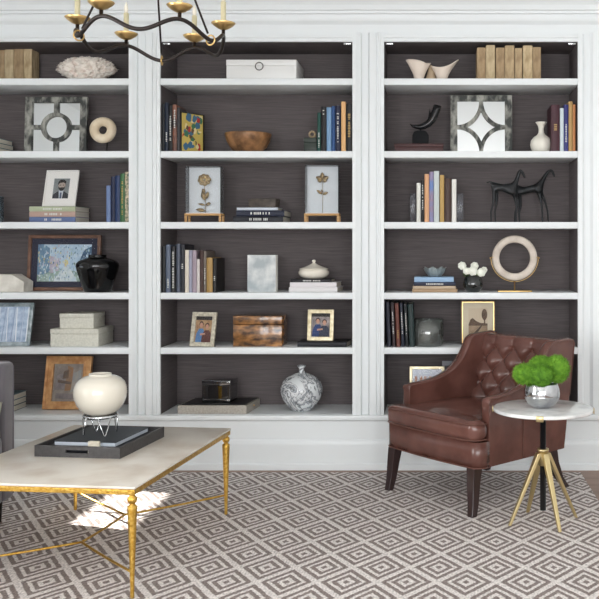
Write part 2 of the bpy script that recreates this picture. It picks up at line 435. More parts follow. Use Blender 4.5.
G = 'upright books at right of middle second shelf'
upright_book('M', 2, 317.2, 320.6, 112.5, (24,70,62), 'slim dark green book right of the green boxes, middle second shelf', G, marks=('w', .1, .5))
upright_book('M', 2, 320.8, 326.2, 106.5, (18,18,22), 'black book with white tag at its spine top, middle second shelf', G, marks=('w', .78, .94))
upright_book('M', 2, 326.5, 331.2, 107.4, (116,150,184), 'light blue book on the right of the middle second shelf', G)
upright_book('M', 2, 331.4, 335.0, 106.2, (38,72,120), 'royal blue book right of the light blue one, middle second shelf', G)
upright_book('M', 2, 335.2, 340.4, 105.6, (24,28,54), 'navy book with white lettering left of the orange one, middle second shelf', G, marks=('w', .2, .85))
upright_book('M', 2, 341.2, 345.6, 101.6, (222,176,122), 'tall pale orange book on the right of the middle second shelf', G)
upright_book('M', 2, 346.0, 352.2, 103.6, (24,24,26), 'black book at the right end of the middle second shelf', G, marks=('g', .3, .8))

G = 'upright books at left of middle fourth shelf'
upright_book('M', 4, 160.4, 165.2, 246, (20,22,24), 'black book against the left side of the middle fourth shelf', G)
upright_book('M', 4, 165.6, 170.2, 244.6, (88,98,116), 'slate blue book second from the left, middle fourth shelf', G, marks=('w', .1, .3))
upright_book('M', 4, 171.0, 175.2, 246.5, (24,24,26), 'black book with tall white lettering, middle fourth shelf', G, marks=('w', .1, .9))
upright_book('M', 4, 176.2, 180.0, 244, (78,84,98), 'grey blue book right of the white-lettered black one, middle fourth shelf', G)
upright_book('M', 4, 180.2, 184.4, 244.6, (34,36,44), 'charcoal book left of the cream one, middle fourth shelf', G, marks=('w', .5, .62))
upright_book('M', 4, 184.8, 188.6, 250, (214,206,192), 'cream coloured book in the middle fourth shelf row', G)
upright_book('M', 4, 188.8, 192.0, 250.2, (150,150,168), 'slim grey lilac book right of the cream one, middle fourth shelf', G)
upright_book('M', 4, 192.2, 196.4, 250.2, (156,142,152), 'mauve book in the middle fourth shelf row', G)
upright_book('M', 4, 196.6, 199.6, 259, (206,200,196), 'short white book between mauve and brown ones, middle fourth shelf', G)
upright_book('M', 4, 199.8, 203.2, 250.4, (66,44,38), 'dark brown book in the middle fourth shelf row', G)
upright_book('M', 4, 203.4, 206.2, 251, (110,100,92), 'taupe book left of the gold one, middle fourth shelf', G, marks=('w', .2, .6))
upright_book('M', 4, 206.4, 212.4, 257.6, (162,130,76), 'short gold tan book in the middle fourth shelf row', G)
upright_book('M', 4, 212.6, 216.2, 258.4, (30,28,26), 'short black book at the right end of the middle fourth shelf row', G, marks=('w', .35, .5))

G = 'upright books on the right second shelf'
upright_book('R', 2, 551.4, 559.8, 104.6, (62,28,38), 'thick burgundy book right of the white vase, right second shelf', G, marks=('g', .45, .6))
upright_book('R', 2, 560.1, 563.8, 108, (196,208,214), 'pale blue white book right of the burgundy one, right second shelf', G)
upright_book('R', 2, 564.0, 568.4, 104.6, (46,48,108), 'cobalt blue book with lettering on the right second shelf', G, marks=('w', .2, .6))
upright_book('R', 2, 568.7, 572.8, 101.4, (170,138,88), 'tall tan book on the right second shelf', G)
upright_book('R', 2, 573.0, 575.6, 104.4, (180,122,78), 'slim orange book on the right second shelf', G)
upright_book('R', 2, 575.8, 578, 106, (48,38,36), 'slim dark book against the right side of the right second shelf', G)

G = 'upright books between glass bookends'
upright_book('R', 3, 416.6, 420.6, 183, (214,214,206), 'short white book next to the left glass bookend', G)
upright_book('R', 3, 421.0, 424.2, 180, (28,26,26), 'black book with white lettering between white and orange ones, right third shelf', G, marks=('w', .3, .9))
upright_book('R', 3, 424.5, 429.0, 174, (210,160,120), 'peach orange book between the glass bookends', G)
upright_book('R', 3, 429.3, 433.5, 171.6, (104,134,184), 'sky blue book with a sunset lower spine between the glass bookends', G, m_=mat('sunset_cover', C(98,130,186), .5, col2=C(170,120,100), vscale=7, stretch=(.2,.2,1)))
upright_book('R', 3, 433.8, 439.2, 171, (190,198,198), 'tall pale grey book between the glass bookends', G)
upright_book('R', 3, 439.8, 444.2, 175, (178,146,86), 'mustard tan book between the glass bookends', G)
upright_book('R', 3, 444.6, 451.2, 178.4, (62,42,34), 'thick dark brown book between the glass bookends', G)
upright_book('R', 3, 451.8, 456.4, 179.2, (222,220,214), 'white book next to the right glass bookend', G)

G = 'dark leaning books at left of right fifth shelf'
for i, (a, b, y, c_, l) in enumerate([(384.6, 388.4, 302, (34,36,48), 'dark blue leaning book against the left side of the right fifth shelf'),
        (389.6, 392.8, 302.5, (52,40,44), 'dark plum book second from the left, right fifth shelf'),
        (393.8, 397.6, 303.5, (98,54,46), 'reddish brown leaning book on the right fifth shelf'),
        (398.8, 401.6, 303, (40,44,58), 'slim slate book right of the reddish one, right fifth shelf'),
        (402.8, 405.8, 304, (30,34,38), 'slim charcoal book left of the dark green one, right fifth shelf'),
        (406.8, 412, 304, (26,44,44), 'dark green book beside the smoked glass cylinder')]):
    upright_book('R', 5, a+2.8, b+2.8, y, c_, l, G, Yf=5.035, lean=-.045, marks=('w', .3, .8) if i in (1, 3, 4) else (('g', .2, .4) if i == 2 else None))

# ------------------------------------------------------------ placement helpers
def onshelf(sh, px, Y): return (wx(px, Y), Y, ZS[sh])
def ptop(py, Y, sh): return wz(py, Y)-ZS[sh]

# stacks of flat books
G = 'books stacked under the bearded man portrait'
Y = 5.05; s = Y/F; yaw = 0
z = ZS[3]; xx = wx(52.2, Y)
wsp = 46*s/math.cos(yaw)
for rgb, th, l in (((94,110,148), 5.4, 'blue book at the bottom of the stack under the bearded man portrait'), ((176,150,138), 5.4, 'pinkish tan book in the middle of the stack under the bearded man portrait'), ((170,178,150), 5.0, 'pale green book on top of the stack under the bearded man portrait')):
    z = flat_book(l, G, xx, Y, z, wsp, th*s, .21, rgb, yaw, True)
zport = z
G = 'striped books stacked at the picture edge, left second shelf'
Y = 5.06; s = Y/F; z = ZS[2]
for i, (rgb, l) in enumerate((((70,96,100), 'bottom grey teal book of the stack at the picture edge, left second shelf'), ((84,110,112), 'middle grey teal book of the stack at the picture edge, left second shelf'), ((96,122,124), 'top grey teal book of the stack at the picture edge, left second shelf'))):
    z = flat_book(l, G, wx(-27+(-1)*i, Y), Y, z, 50*s, 4.9*s, .2, rgb, 0)
G = 'small books stacked beside the gold frame, left bottom shelf'
Y = 5.09; s = Y/F; z = ZS[6]
for i, (rgb, l) in enumerate((((86,94,98), 'bottom grey book of the small stack beside the gilt frame'), ((72,84,90), 'middle dark book of the small stack beside the gilt frame'), ((108,128,134), 'top blue grey book of the small stack beside the gilt frame'))):
    z = flat_book(l, G, wx(-9, Y), Y, z, 44*s, 5.6*s, .17, rgb, 0)
G = 'books stacked under the dark stone box'
Y = 5.05; s = Y/F; z = ZS[3]
z = flat_book('bottom black art book with white lettering under the stone box', G, wx(258, Y), Y, z, 50*s, 6*s, .25, (22,24,32), 0, True)
z = flat_book('middle navy black art book under the stone box', G, wx(260, Y), Y+.004, z, 48*s, 6*s, .24, (26,32,52), 0, True)
z = flat_book('thin white book under the dark stone box', G, wx(257, Y), Y+.008, z, 41*s, 2.8*s, .16, (196,204,214), 0)
zstone = z
m = MB(); m.rbox(-14*s, 14*s, 0, .08, 0, 9*s, .002)
m.rbox(-14.3*s, 14.3*s, -.001, .081, 6.6*s, 9.2*s, .002)
tag(m.build('trinket_box', mat('dark_stone', C(62,56,52), .6, col2=C(88,80,72), vscale=30), None, (wx(261, Y), Y+.03, z), (0,0,-.12)), 'small dark stone box on the white book, middle third shelf', 'box')
G = 'books stacked under the cream lidded jar'
Y = 5.05; s = Y/F; z = ZS[4]
z = flat_book('bottom white book under the cream lidded jar', G, wx(313, Y), Y, z, 49*s, 5*s, .2, (216,214,214), -.07, False)
z = flat_book('middle white book with pink lettering under the cream lidded jar', G, wx(313, Y), Y+.004, z, 47*s, 5*s, .19, (220,216,218), -.05, False)
z = flat_book('top black book under the cream lidded jar', G, wx(311, Y), Y+.006, z, 41*s, 3.2*s, .18, (24,24,28), 0, True)
# lidded jar
t = thing('lidded_jar', 'cream lidded ceramic jar with a knob on the stack of white books', 'jar', (wx(313.5, Y+.07), Y+.085, z))
s2 = (Y+.08)/F
b_ = [(0,0),(8.5,0),(9.5,.3),(13.5,2.2),(15.2,4.8),(15.3,6.8),(14.2,8.6),(13.4,9.2),(12.6,9.2)]
MB().lathe([(r*s2, h*s2) for r, h in b_]+[(12*s2, 8.8*s2), (0, 8.8*s2)]).build('jar_body', cream, t)
li = [(0,9.3),(14.6,9.3),(14.9,9.8),(13.5,10.4),(10,11.6),(6.4,13),(3,14.6),(1.6,15.6),(1.3,16.3),(1.9,17),(2,17.8),(1.4,18.8),(0,19.1)]
MB().lathe([(r*s2, h*s2) for r, h in li]).build('lid', cream, t)
G = 'books stacked under the frosted glass bowl'
Y = 5.05; s = Y/F; z = ZS[4]
z = flat_book('bottom tan book under the frosted glass bowl', G, wx(434.8, Y), Y, z, 45*s, 3.2*s, .19, (168,142,112), 0)
z = flat_book('second tan pinkish book under the frosted glass bowl', G, wx(434.2, Y), Y+.002, z, 43*s, 3.2*s, .185, (184,164,140), .0)
z = flat_book('navy book under the sky blue one, right fourth shelf', G, wx(434.6, Y), Y+.003, z, 42*s, 3.8*s, .18, (34,40,62), 0, True)
z = flat_book('sky blue book directly under the frosted glass bowl', G, wx(434, Y), Y+.005, z, 39.5*s, 5*s, .18, (146,176,206), 0)
zb = z
# frosted scalloped bowl
def scal(p, a): 
    k = 1+.05*math.cos(14*a)*max(0, p.z/.05)
    return Vector((p.x*k, p.y*k, p.z*(1+.10*math.cos(7*a)*max(0, p.z/.05))))
m = MB(); m.lathe([(0,0),(.030,0),(.038,.004),(.052,.022),(.062,.048),(.064,.052),(.060,.05),(.049,.024),(.035,.008),(0,.006)], fn=scal, n=84)
tag(m.build('glass_bowl', glassy('frosted_glass', (.8,.85,.86,1), .15, .3, .45, C(190,204,206)), None, (wx(435, 5.14), 5.14, zb)), 'small frosted scalloped glass bowl on the sky blue book', 'bowl')

# ------------------------------------------------------------ picture frames
def frame(name, label, cat, loc, w, h, bw, fmat, th=.018, lean=0, yaw=0, roll=0, mats=None, matw=0, pic=None, easel=False, group=None, glass=True, step=0):
    """origin at bottom centre, face towards -y; pic(mb,w,h)->materials"""
    R = Matrix.Rotation(yaw, 4, 'Z') @ Matrix.Rotation(-lean, 4, 'X')
    t = thing(name, label, cat, loc, R.to_euler(), group)
    m = MB()
    def ring(a, b, y0, y1):
        W0 = w/2-a; H0 = a; W1 = w/2-b; H1 = b
        o = [(-W0, H0), (W0, H0), (W0, h-H0), (-W0, h-H0)]; i = [(-W1, H1), (W1, H1), (W1, h-H1), (-W1, h-H1)]
        for k in range(4):
            k2 = (k+1) % 4
            m.prism([o[k], o[k2], i[k2], i[k]], y0, y1)
    if step:
        ring(0, bw*.35, -th, 0); ring(bw*.35, bw*.72, -th+.005, 0); ring(bw*.72, bw, -th+.002, 0)
    else: ring(0, bw, -th, 0)
    m.build('frame_border', fmat, t, bevel=.0015)
    iw = w-2*bw; ih = h-2*bw
    if mats:
        mm = MB()
        if matw > 0:
            z0 = bw; a = iw/2; b = matw
            mm.box(-a, a, -th*.5, -th*.3, z0, z0+b); mm.box(-a, a, -th*.5, -th*.3, z0+ih-b, z0+ih)
            mm.box(-a, -a+b, -th*.5, -th*.3, z0+b, z0+ih-b); mm.box(a-b, a, -th*.5, -th*.3, z0+b, z0+ih-b)
            mm.build('mat_board', mats, t)
    if pic:
        pm = MB(); pw = iw-2*matw; ph = ih-2*matw
        ms = pic(pm, pw, ph)
        pm.build('picture', ms, t, (0, -th*.34, bw+matw))
    if glass: MB().box(-iw/2, iw/2, -th*.72, -th*.66, bw, bw+ih).build('glass', pane, t)
    MB().box(-iw/2, iw/2, -th*.28, -.001, bw, bw+ih).build('backing', blackm, t)
    if easel:
        # folding strut down to the surface
        L = h*.62
        up = .62*h
        p = Matrix.Rotation(lean, 4, 'X')
        m = MB()
        yb = up*math.tan(0)+L*.0
        # strut in local coords: from (0,0,up) to a foot on the ground plane behind
        foot_w = Vector((0, up*math.sin(lean)+h*.33, .0015))
        foot_l = Matrix.Rotation(lean, 4, 'X') @ foot_w
        d = (Vector((0, .002, up))-foot_l)
        n = Vector((0, d.z, -d.y)).normalized()*.0018
        a = foot_l; b = Vector((0, .002, up)); hw = w*.16
        m.loft([[(-hw, a.y+n.y, a.z+n.z), (hw, a.y+n.y, a.z+n.z), (hw, a.y-n.y, a.z-n.z), (-hw, a.y-n.y, a.z-n.z)],
                [(-hw*.6, b.y+n.y, b.z+n.z), (hw*.6, b.y+n.y, b.z+n.z), (hw*.6, b.y-n.y, b.z-n.z), (-hw*.6, b.y-n.y, b.z-n.z)]], smooth=False)
        m.build('easel_back', blackm, t)
    return t
def poly(pm, i, pts, w, h, lv):
    """flat patch of the picture, points as fractions"""
    pm.m(i)
    vs = [pm.bm.verts.new(((x-.5)*w, -.0002*lv, z*h)) for x, z in pts]
    pm._f(vs)
def ell(cx, cz, rx, rz, n=16): return [(cx+rx*math.cos(2*PI*k/n), cz+rz*math.sin(2*PI*k/n)) for k in range(n)]
def rc(a, b, c, d): return [(a, c), (b, c), (b, d), (a, d)]
def pm_(nm, rgb, rgb2=None, sc=20): return mat('print_'+nm, C(*rgb), .6, col2=C(*rgb2) if rgb2 else None, vscale=sc)

def pic_man(pm, w, h):
    poly(pm, 0, rc(0, 1, 0, 1), w, h, 0)
    poly(pm, 2, [(0, 0), (1, 0), (.98, .22), (.7, .36), (.3, .36), (.04, .2)], w, h, 1)
    poly(pm, 4, [(.36, .40), (.66, .40), (.62, 0), (.42, 0)], w, h, 2)
    poly(pm, 5, [(.46, .3), (.56, .3), (.58, 0), (.46, 0)], w, h, 3)
    poly(pm, 3, ell(.52, .64, .23, .23), w, h, 4)
    poly(pm, 1, [(.28, .62), (.27, .8), (.38, .93), (.6, .95), (.77, .86), (.77, .64), (.72, .76), (.6, .8), (.4, .78), (.32, .72)], w, h, 5)
    poly(pm, 1, [(.30, .62), (.34, .48), (.46, .38), (.6, .38), (.71, .5), (.74, .62), (.64, .55), (.52, .56), (.40, .54)], w, h, 5)
    poly(pm, 1, ell(.42, .67, .05, .02, 8), w, h, 6); poly(pm, 1, ell(.62, .67, .05, .02, 8), w, h, 6)
    poly(pm, 1, rc(.45, .6, .5, .515), w, h, 6)
    return [pm_('grey_bg', (150,156,156), (110,116,118), 8), pm_('hair', (38,36,36)), pm_('suit', (52,54,62)), pm_('grey_face', (176,160,150)), pm_('shirt', (196,204,212)), pm_('tie', (86,98,120))]
def couple(c1, c2, bg, bg2, nm):
    def f(pm, w, h):
        poly(pm, 0, rc(0, 1, 0, 1), w, h, 0)
        poly(pm, 5, rc(0, 1, .86, 1), w, h, 1)
        for cx, body, lv in ((.34, 1, 1), (.7, 2, 3)):
            hz = .66 if cx < .5 else .6
            poly(pm, body, [(cx-.3, 0), (cx+.26, 0), (cx+.25, .34), (cx+.12, hz-.13), (cx-.12, hz-.13), (cx-.27, .32)], w, h, lv)
            poly(pm, 4, ell(cx, hz+.045, .125, .11), w, h, lv+1)
            poly(pm, 3, ell(cx, hz, .095, .105), w, h, lv+2)
        poly(pm, 3, [(.3, .26), (.62, .3), (.6, .36), (.32, .34)], w, h, 6)
        return [pm_('bg_'+nm, bg, bg2, 30), pm_('c1_'+nm, c1), pm_('c2_'+nm, c2), pm_('skin', (196,150,128)), pm_('brown_hair', (58,40,34)), pm_('dark_top_'+nm, (46,42,40))]
    return f
def pic_group(pm, w, h):
    poly(pm, 0, rc(0, 1, 0, 1), w, h, 0)
    poly(pm, 1, rc(0, 1, 0, .48), w, h, 1)
    for i, x in enumerate((.12, .3, .44, .6, .74, .88)):
        poly(pm, 2+i % 2, [(x-.08, .05), (x+.08, .05), (x+.07, .68), (x-.07, .68)], w, h, 2+i)
        poly(pm, 4, ell(x, .75, .045, .08, 10), w, h, 9)
    return [pm_('sky_group', (206,212,224)), pm_('ground_group', (120,124,140)), pm_('blue_group', (84,92,120)), pm_('grey_group', (60,62,72)), pm_('skin', (196,150,128))]
def pic_sepia(pm, w, h):
    poly(pm, 0, rc(0, 1, 0, 1), w, h, 0)
    poly(pm, 1, [(0, 0), (1, 0), (1, .4), (0, .44)], w, h, 1)
    poly(pm, 2, [(0, .42), (.1, .6), (.22, .66), (.4, .55), (.62, .48), (1, .46), (1, .38), (0, .38)], w, h, 2)
    poly(pm, 2, ell(.84, .78, .15, .2), w, h, 3); poly(pm, 2, rc(.81, .88, .4, .7), w, h, 3)
    poly(pm, 3, [(.1, 0), (.34, 0), (.72, .38), (.66, .39)], w, h, 3)
    return [pm_('sepia_sky', (206,190,166)), pm_('sepia_field', (150,128,104), (176,152,124), 30), pm_('sepia_tree', (88,70,56), (112,90,72), 60), pm_('sepia_road', (86,72,60))]
def water(pm, w, h):
    c = [((196,214,226), (160,188,210)), ((92,120,150), (120,156,178)), ((206,190,110), (214,206,160)), ((216,222,222), (190,206,214)), ((58,84,116), (90,120,144)), ((170,160,176), (196,188,200)), ((128,152,140), (170,190,180))]
    poly(pm, 0, rc(0, 1, 0, 1), w, h, 0)
    poly(pm, 6, [(0, 0), (1, 0), (1, .22), (.6, .3), (.3, .28), (0, .2)], w, h, 1)
    poly(pm, 3, [(.3, 0), (.75, 0), (.58, .42), (.5, .42)], w, h, 2)
    poly(pm, 1, [(.0, .18), (.22, .22), (.22, .9), (.1, 1), (0, 1)], w, h, 2)
    poly(pm, 5, [(.22, .2), (.40, .3), (.40, .62), (.22, .7)], w, h, 3)
    poly(pm, 4, [(.78, .2), (1, .16), (1, .95), (.86, .85), (.78, .6)], w, h, 2)
    poly(pm, 2, ell(.53, .5, .04, .1, 10), w, h, 5)
    random.seed(5)
    for i in range(420):
        x = random.uniform(.02, .98); z_ = random.uniform(.03, .97); a = random.uniform(.004, .014); b = random.uniform(.012, .05)
        if x < .45 and z_ > .45: pal = [2, 1, 3, 5, 4, 0]
        elif x > .6 and z_ > .3: pal = [4, 0, 1, 3, 0, 6]
        elif z_ < .35: pal = [3, 0, 6, 3, 1]
        else: pal = [0, 3, 5, 1, 2]
        poly(pm, random.choice(pal), ell(min(max(x, a), 1-a), min(max(z_, b), 1-b), a, b, 6), w, h, 6+i*.02)
    return [mat('wc_%d' % i, C(*a), .6, col2=C(*b), vscale=30, detail=6) for i, (a, b) in enumerate(c)]
def pic_still(pm, w, h):
    poly(pm, 0, rc(0, 1, 0, 1), w, h, 0)
    poly(pm, 1, rc(0, 1, 0, .3), w, h, 1)
    for p, i in (([(.05, .3), (.4, .32), (.36, .75), (.08, .7)], 2), ([(.4, .28), (.62, .3), (.64, .9), (.46, .95)], 3), ([(.6, .25), (.95, .3), (.9, .85), (.66, .75)], 4),
                 ([(.15, .5), (.6, .45), (.62, .52), (.16, .58)], 5), ([(.1, .08), (.8, .05), (.85, .2), (.12, .22)], 2), ([(.3, .6), (.5, .62), (.5, .86), (.33, .8)], 5)):
        poly(pm, i, p, w, h, 2+i)
    return [mat('oil_%d' % i, C(*a), .55, col2=C(*b), vscale=26, detail=6) for i, (a, b) in enumerate([((170,160,150), (140,130,124)), ((150,140,132), (176,166,156)), ((128,120,122), (160,150,148)), ((176,124,84), (150,130,110)), ((150,160,166), (186,176,164)), ((100,90,86), (130,104,84))])]
def pic_trees(pm, w, h):
    poly(pm, 0, rc(0, 1, 0, 1), w, h, 0)
    for i in range(16):
        x = i/16+random.uniform(0, .03); a = random.uniform(.012, .03); k = random.uniform(-.05, .05)
        poly(pm, 1+i % 3, [(x, .02), (x+a, .02), (x+a*.6+k, .98), (x+k, .98)] if 0 <= x+k and x+a+k < 1 else [(x, .02), (x+a, .02), (x+a*.6, .98), (x, .98)], w, h, 1+i*.2)
    return [mat('birch_bg', C(206,220,236), .5, col2=C(150,172,200), vscale=26, detail=5), pm_('trunk_white', (240,243,248)), pm_('trunk_blue', (150,168,196)), pm_('trunk_grey', (206,216,230))]

rustic = mat('rustic_grey_wood', C(66,68,66), .8, col2=C(160,160,152), vscale=30, stretch=(1,1,.5), detail=8, bump=.6, bscale=30, lo=.42, hi=.64)
wframe = mat('white_matte_frame', C(228,226,222), .5)
# bearded man portrait on book stack
Y = 5.11; s = Y/F
frame('picture_frame', 'white framed portrait photograph of a bearded person, leaning on stacked books', 'picture frame', (wx(58.3, Y), Y+.012, zport+.0005), 33.5*s, 38.5*s, .0085, wframe, .012,
      lean=.27, yaw=-.04, mats=mat('white_mat', C(236,234,230), .8), matw=.041, pic=pic_man, easel=False)
# watercolour
Y = 5.2; s = Y/F
wf = mat('walnut_frame', C(92,64,50), .45, col2=C(120,86,68), vscale=20, stretch=(1,1,1))
frame('picture_frame', 'large brown framed watercolour street scene with dark mat, behind the black vase', 'picture frame', (wx(61.4, Y), Y+.035, ZS[4]), 72.5*s*1.005, 56*s, .019, wf, .022,
      lean=.10, mats=mat('navy_mat', C(46,48,66), .8), matw=.035, pic=water)
# silver blue frame, left fifth shelf
Y = 5.08; s = Y/F
slv = mat('silver_leaf_frame', C(128,142,148), .35, metal=.6, col2=C(190,200,204), vscale=30, detail=6)
frame('picture_frame', 'silver framed birch-like blue picture with black easel back, cut by the left edge', 'picture frame', (wx(2.5, Y), Y, ZS[5]+.0005), 56*s, 43.5*s, .022, slv, .016,
      lean=.24, yaw=0, pic=pic_trees, easel=True, step=1)
# gilt frame bottom shelf
Y = 5.11; s = Y/F
gilt = mat('antique_gilt', C(190,136,88), .36, metal=.4, col2=C(224,176,124), vscale=26, detail=5)
frame('picture_frame', 'antique gilt framed still life leaning on the bottom shelf behind the large white vase', 'picture frame', (wx(62.8, Y), Y+.05, ZS[6]+.0005), 46.5*s, 53.5*s, .046, gilt, .026,
      lean=.20, yaw=-.03, pic=pic_still, easel=True, step=1)
# couple frames
woven = mat('carved_silver_frame', C(176,168,150), .4, metal=.5, col2=C(216,210,192), vscale=70, bump=.8, bscale=90)
Y = 5.05; s = Y/F
frame('picture_frame', 'carved silver frame with a photo of two people in blue, left of the burl box', 'picture frame', (wx(202.5, Y), Y, ZS[5]+.0005), 26.5*s, 34.4*s, .024, woven, .014,
      lean=.2, yaw=-.22, pic=couple((86,128,176), (96,58,52), (150,110,80), (190,160,120), 'a'), easel=True)
zbk = flat_book('black book lying under the pale gold photo frame, middle fifth shelf', None, wx(322, 5.04), 5.035, ZS[5], 50*5.04/F, 5.2*5.04/F, .17, (26,28,34), -.08)
Y = 5.09; s = Y/F
pgold = mat('pale_gold_frame', C(186,172,138), .35, metal=.5, col2=C(214,204,176), vscale=50)
frame('picture_frame', 'pale gold frame with a photo of a smiling couple standing on a black book', 'picture frame', (wx(320.5, Y), Y, zbk+.0005), 26.5*s, 31.0*s, .022, pgold, .014,
      lean=.14, yaw=-.08, pic=couple((44,66,116), (52,58,76), (110,104,104), (170,160,158), 'b'), easel=False)
# sepia landscape
Y = 5.14; s = Y/F
bgold = mat('black_gold_frame', C(60,48,36), .35, metal=.3)
t = frame('picture_frame', 'black and gold framed sepia landscape print rising behind the leather armchair', 'picture frame', (wx(478.3, Y), Y+.03, ZS[5]+.0005), 35*s, 44*s, .010, bgold, .016,
      lean=.1, mats=mat('cream_mat', C(212,200,178), .8), matw=.036, pic=pic_sepia)
m = MB(); w_ = 35*s; h_ = 44*s
for (a, b, c_, d_) in ((-w_/2+.008, w_/2-.008, .008, .0125), (-w_/2+.008, w_/2-.008, h_-.0125, h_-.008), (-w_/2+.008, -w_/2+.0125, .0125, h_-.0125), (w_/2-.0125, w_/2-.008, .0125, h_-.0125)):
    m.box(a, b, -.0185, -.0165, c_, d_)
m.build('gold_fillet', gold, t)
# small group photo bottom right
Y = 5.12; s = Y/F
frame('picture_frame', 'small pale gold framed landscape photo of a group, on the shelf behind the armchair arm', 'picture frame', (wx(427, Y), Y, ZS[6]+.0005), 35*s, 44*s, .016, pgold, .014,
      lean=.14, yaw=.0, mats=mat('cream_mat', C(212,200,178), .8), matw=.0, pic=pic_group, easel=True)

# ------------------------------------------------------------ mirrors
def mir(name, label, x0, x1, y0, Y, kind):
    s = Y/F; w = (x1-x0)*s; h = wz(y0, Y)-ZS[2]-.0005
    t = thing(name, label, 'mirror', (wx((x0+x1)/2, Y), Y, ZS[2]+.0005), (-.05, 0, 0), 'rustic wooden mirrors on the second shelves')
    bw = 7*s; m = MB()
    m.box(-w/2, -w/2+bw, -.022, 0, 0, h); m.box(w/2-bw, w/2, -.022, 0, 0, h)
    m.box(-w/2+bw, w/2-bw, -.022, 0, h-bw*.8, h); m.box(-w/2+bw, w/2-bw, -.022, 0, 0, bw*.35)
    m.build('frame_border', rustic, t, bevel=.002)
    m = MB(); m.box(-w/2+bw, w/2-bw, -.006, -.002, bw*.35, h-bw*.8); m.build('mirror_glass', mirror, t)
    m = MB(); zc = wz(127.5, Y)-ZS[2]; za = bw*.35; zb_ = h-bw*.8; xa = w/2-bw
    y0_, y1_ = -.020, -.0065
    if kind == 'circle':
        ro = 14.8*s; ri = 11*s; n = 48; t_ = 2.1*s
        for k in range(n):
            a = 2*PI*k/n; b = 2*PI*(k+1)/n
            m.prism([(ro*math.cos(a), zc+ro*math.sin(a)), (ro*math.cos(b), zc+ro*math.sin(b)), (ri*math.cos(b), zc+ri*math.sin(b)), (ri*math.cos(a), zc+ri*math.sin(a))], y0_, y1_)
        m.box(-xa, -ro+.001, y0_, y1_, zc-t_, zc+t_); m.box(ro-.001, xa, y0_, y1_, zc-t_, zc+t_)
        m.box(-t_, t_, y0_, y1_, zc+ro-.001, zb_); m.box(-t_, t_, y0_, y1_, za, zc-ro+.001)
    else:
        # four quarter arcs centred near the corners, bulging towards the middle
        zc = (za+zb_)/2-.004; n = 20; t_ = 1.9*s
        rx = xa; 
        for sx in (-1, 1):
            for sz in (-1, 1):
                rz = (zb_-zc) if sz > 0 else (zc-za)
                cx = sx*xa; cz = zc+sz*rz
                for k in range(n):
                    q_ = []
                    for kk, d in ((k, -1), (k+1, -1), (k+1, 1), (k, 1)):
                        a = PI/2*kk/n
                        q_.append((cx-sx*(rx-0+d*t_)*math.cos(a), cz-sz*(rz+d*t_)*math.sin(a)))
                    q_ = [(min(max(x, -xa), xa), min(max(z_, za), zb_)) for x, z_ in q_]
                    m.prism(q_, y0_+(.001 if sx*sz > 0 else 0), y1_)
    m.build('lattice', rustic, t)
    return t
mir('wall_mirror', 'grey wooden mirror with a circle and cross lattice on the left second shelf', 25.5, 87.5, 97, 5.2, 'circle')
mir('wall_mirror', 'grey wooden mirror with a concave diamond lattice on the right second shelf', 450.4, 512, 95.4, 5.2, 'diamond')

# ------------------------------------------------------------ ornaments
# coral / shell cluster
Y = 5.12; s = Y/F
def coral():
    m = MB(); bm = m.bm
    bmesh.ops.create_icosphere(bm, subdivisions=6, radius=1)
    for v in bm.verts:
        d = v.co.normalized()
        q_ = Vector((d.x*3.0, d.y*3.0, d.z*1.6))
        rid = 1-abs(noise.noise(q_*1.3))*2.2
        rid2 = 1-abs(noise.noise(q_*3.4+Vector((9, 2, 5))))*2
        k = .70+.26*rid+.20*rid2+.10*noise.noise(q_*9)
        z_ = d.z*k; fl = .62+.40*min(max((z_+1)/1.1, 0), 1)
        v.co = Vector((math.copysign(abs(d.x)**.75, d.x)*k*27*s*fl, d.y*k*.075*fl, 11.5*s+z_*12.6*s*(1-.10*d.x*d.x)))
        if v.co.z < 0: v.co.z = 0
    for f in bm.faces: f.smooth = True
    return m.build('coral_cluster', mat('coral_white', C(232,224,214), .75, col2=C(186,156,142), vscale=30, detail=7, bump=1.0, bscale=50, lo=.5, hi=.8), None, (wx(86.5, Y), Y, ZS[1]+.0003))
tag(coral(), 'large ruffled white and pink coral cluster on the left top shelf', 'coral')
# stone donut on rod
Y = 5.13; s = Y/F
t = thing('stone_disc', 'beige stone disc with a central hole on a black rod stand, left second shelf', 'sculpture', (wx(103, Y), Y, ZS[2]))
zc = wz(130.2, Y)-ZS[2]; m = MB(); R1 = 13.3*s; R0 = 4*s
prof = []
for k in range(17):
    a = 2*PI*k/16; prof.append(((R1+R0)/2+(R1-R0)/2*math.cos(a), .024*math.sin(a)))
M = Matrix.Translation((0, 0, zc)) @ Matrix.Rotation(PI/2, 4, 'X')
m.lathe(prof, M=M, n=48, fn=lambda p, a: Vector((p.x*(1+.02*math.sin(3*a)), p.y*(1+.02*math.cos(2*a)), p.z)))
m.build('disc', mat('beige_travertine', C(228,214,190), .7, col2=C(204,186,158), vscale=14, bump=.4, bscale=60), t)
m = MB(); m.cyl(4*s, 0, .004, zc-R1*.86, .0035, 12); m.build('rod', blackm, t)
m = MB(); m.rbox(-.03+4*s, .03+4*s, -.03, .03, 0, .005, .001); m.build('base', blackm, t)
# clear glass at the picture edge
Y = 5.12
m = MB(); m.lathe([(0,0),(.04,0),(.043,.003),(.043,.15),(.040,.15),(.040,.006),(0,.006)])
tag(m.build('glass_vase', glassy('clear_glass_vase', (.85,.9,.95,1), .05, .02, .2, C(150,170,185)), None, onshelf(3, -4.5, Y)), 'clear glass cylinder just entering the picture at the left edge, third shelf', 'vase')
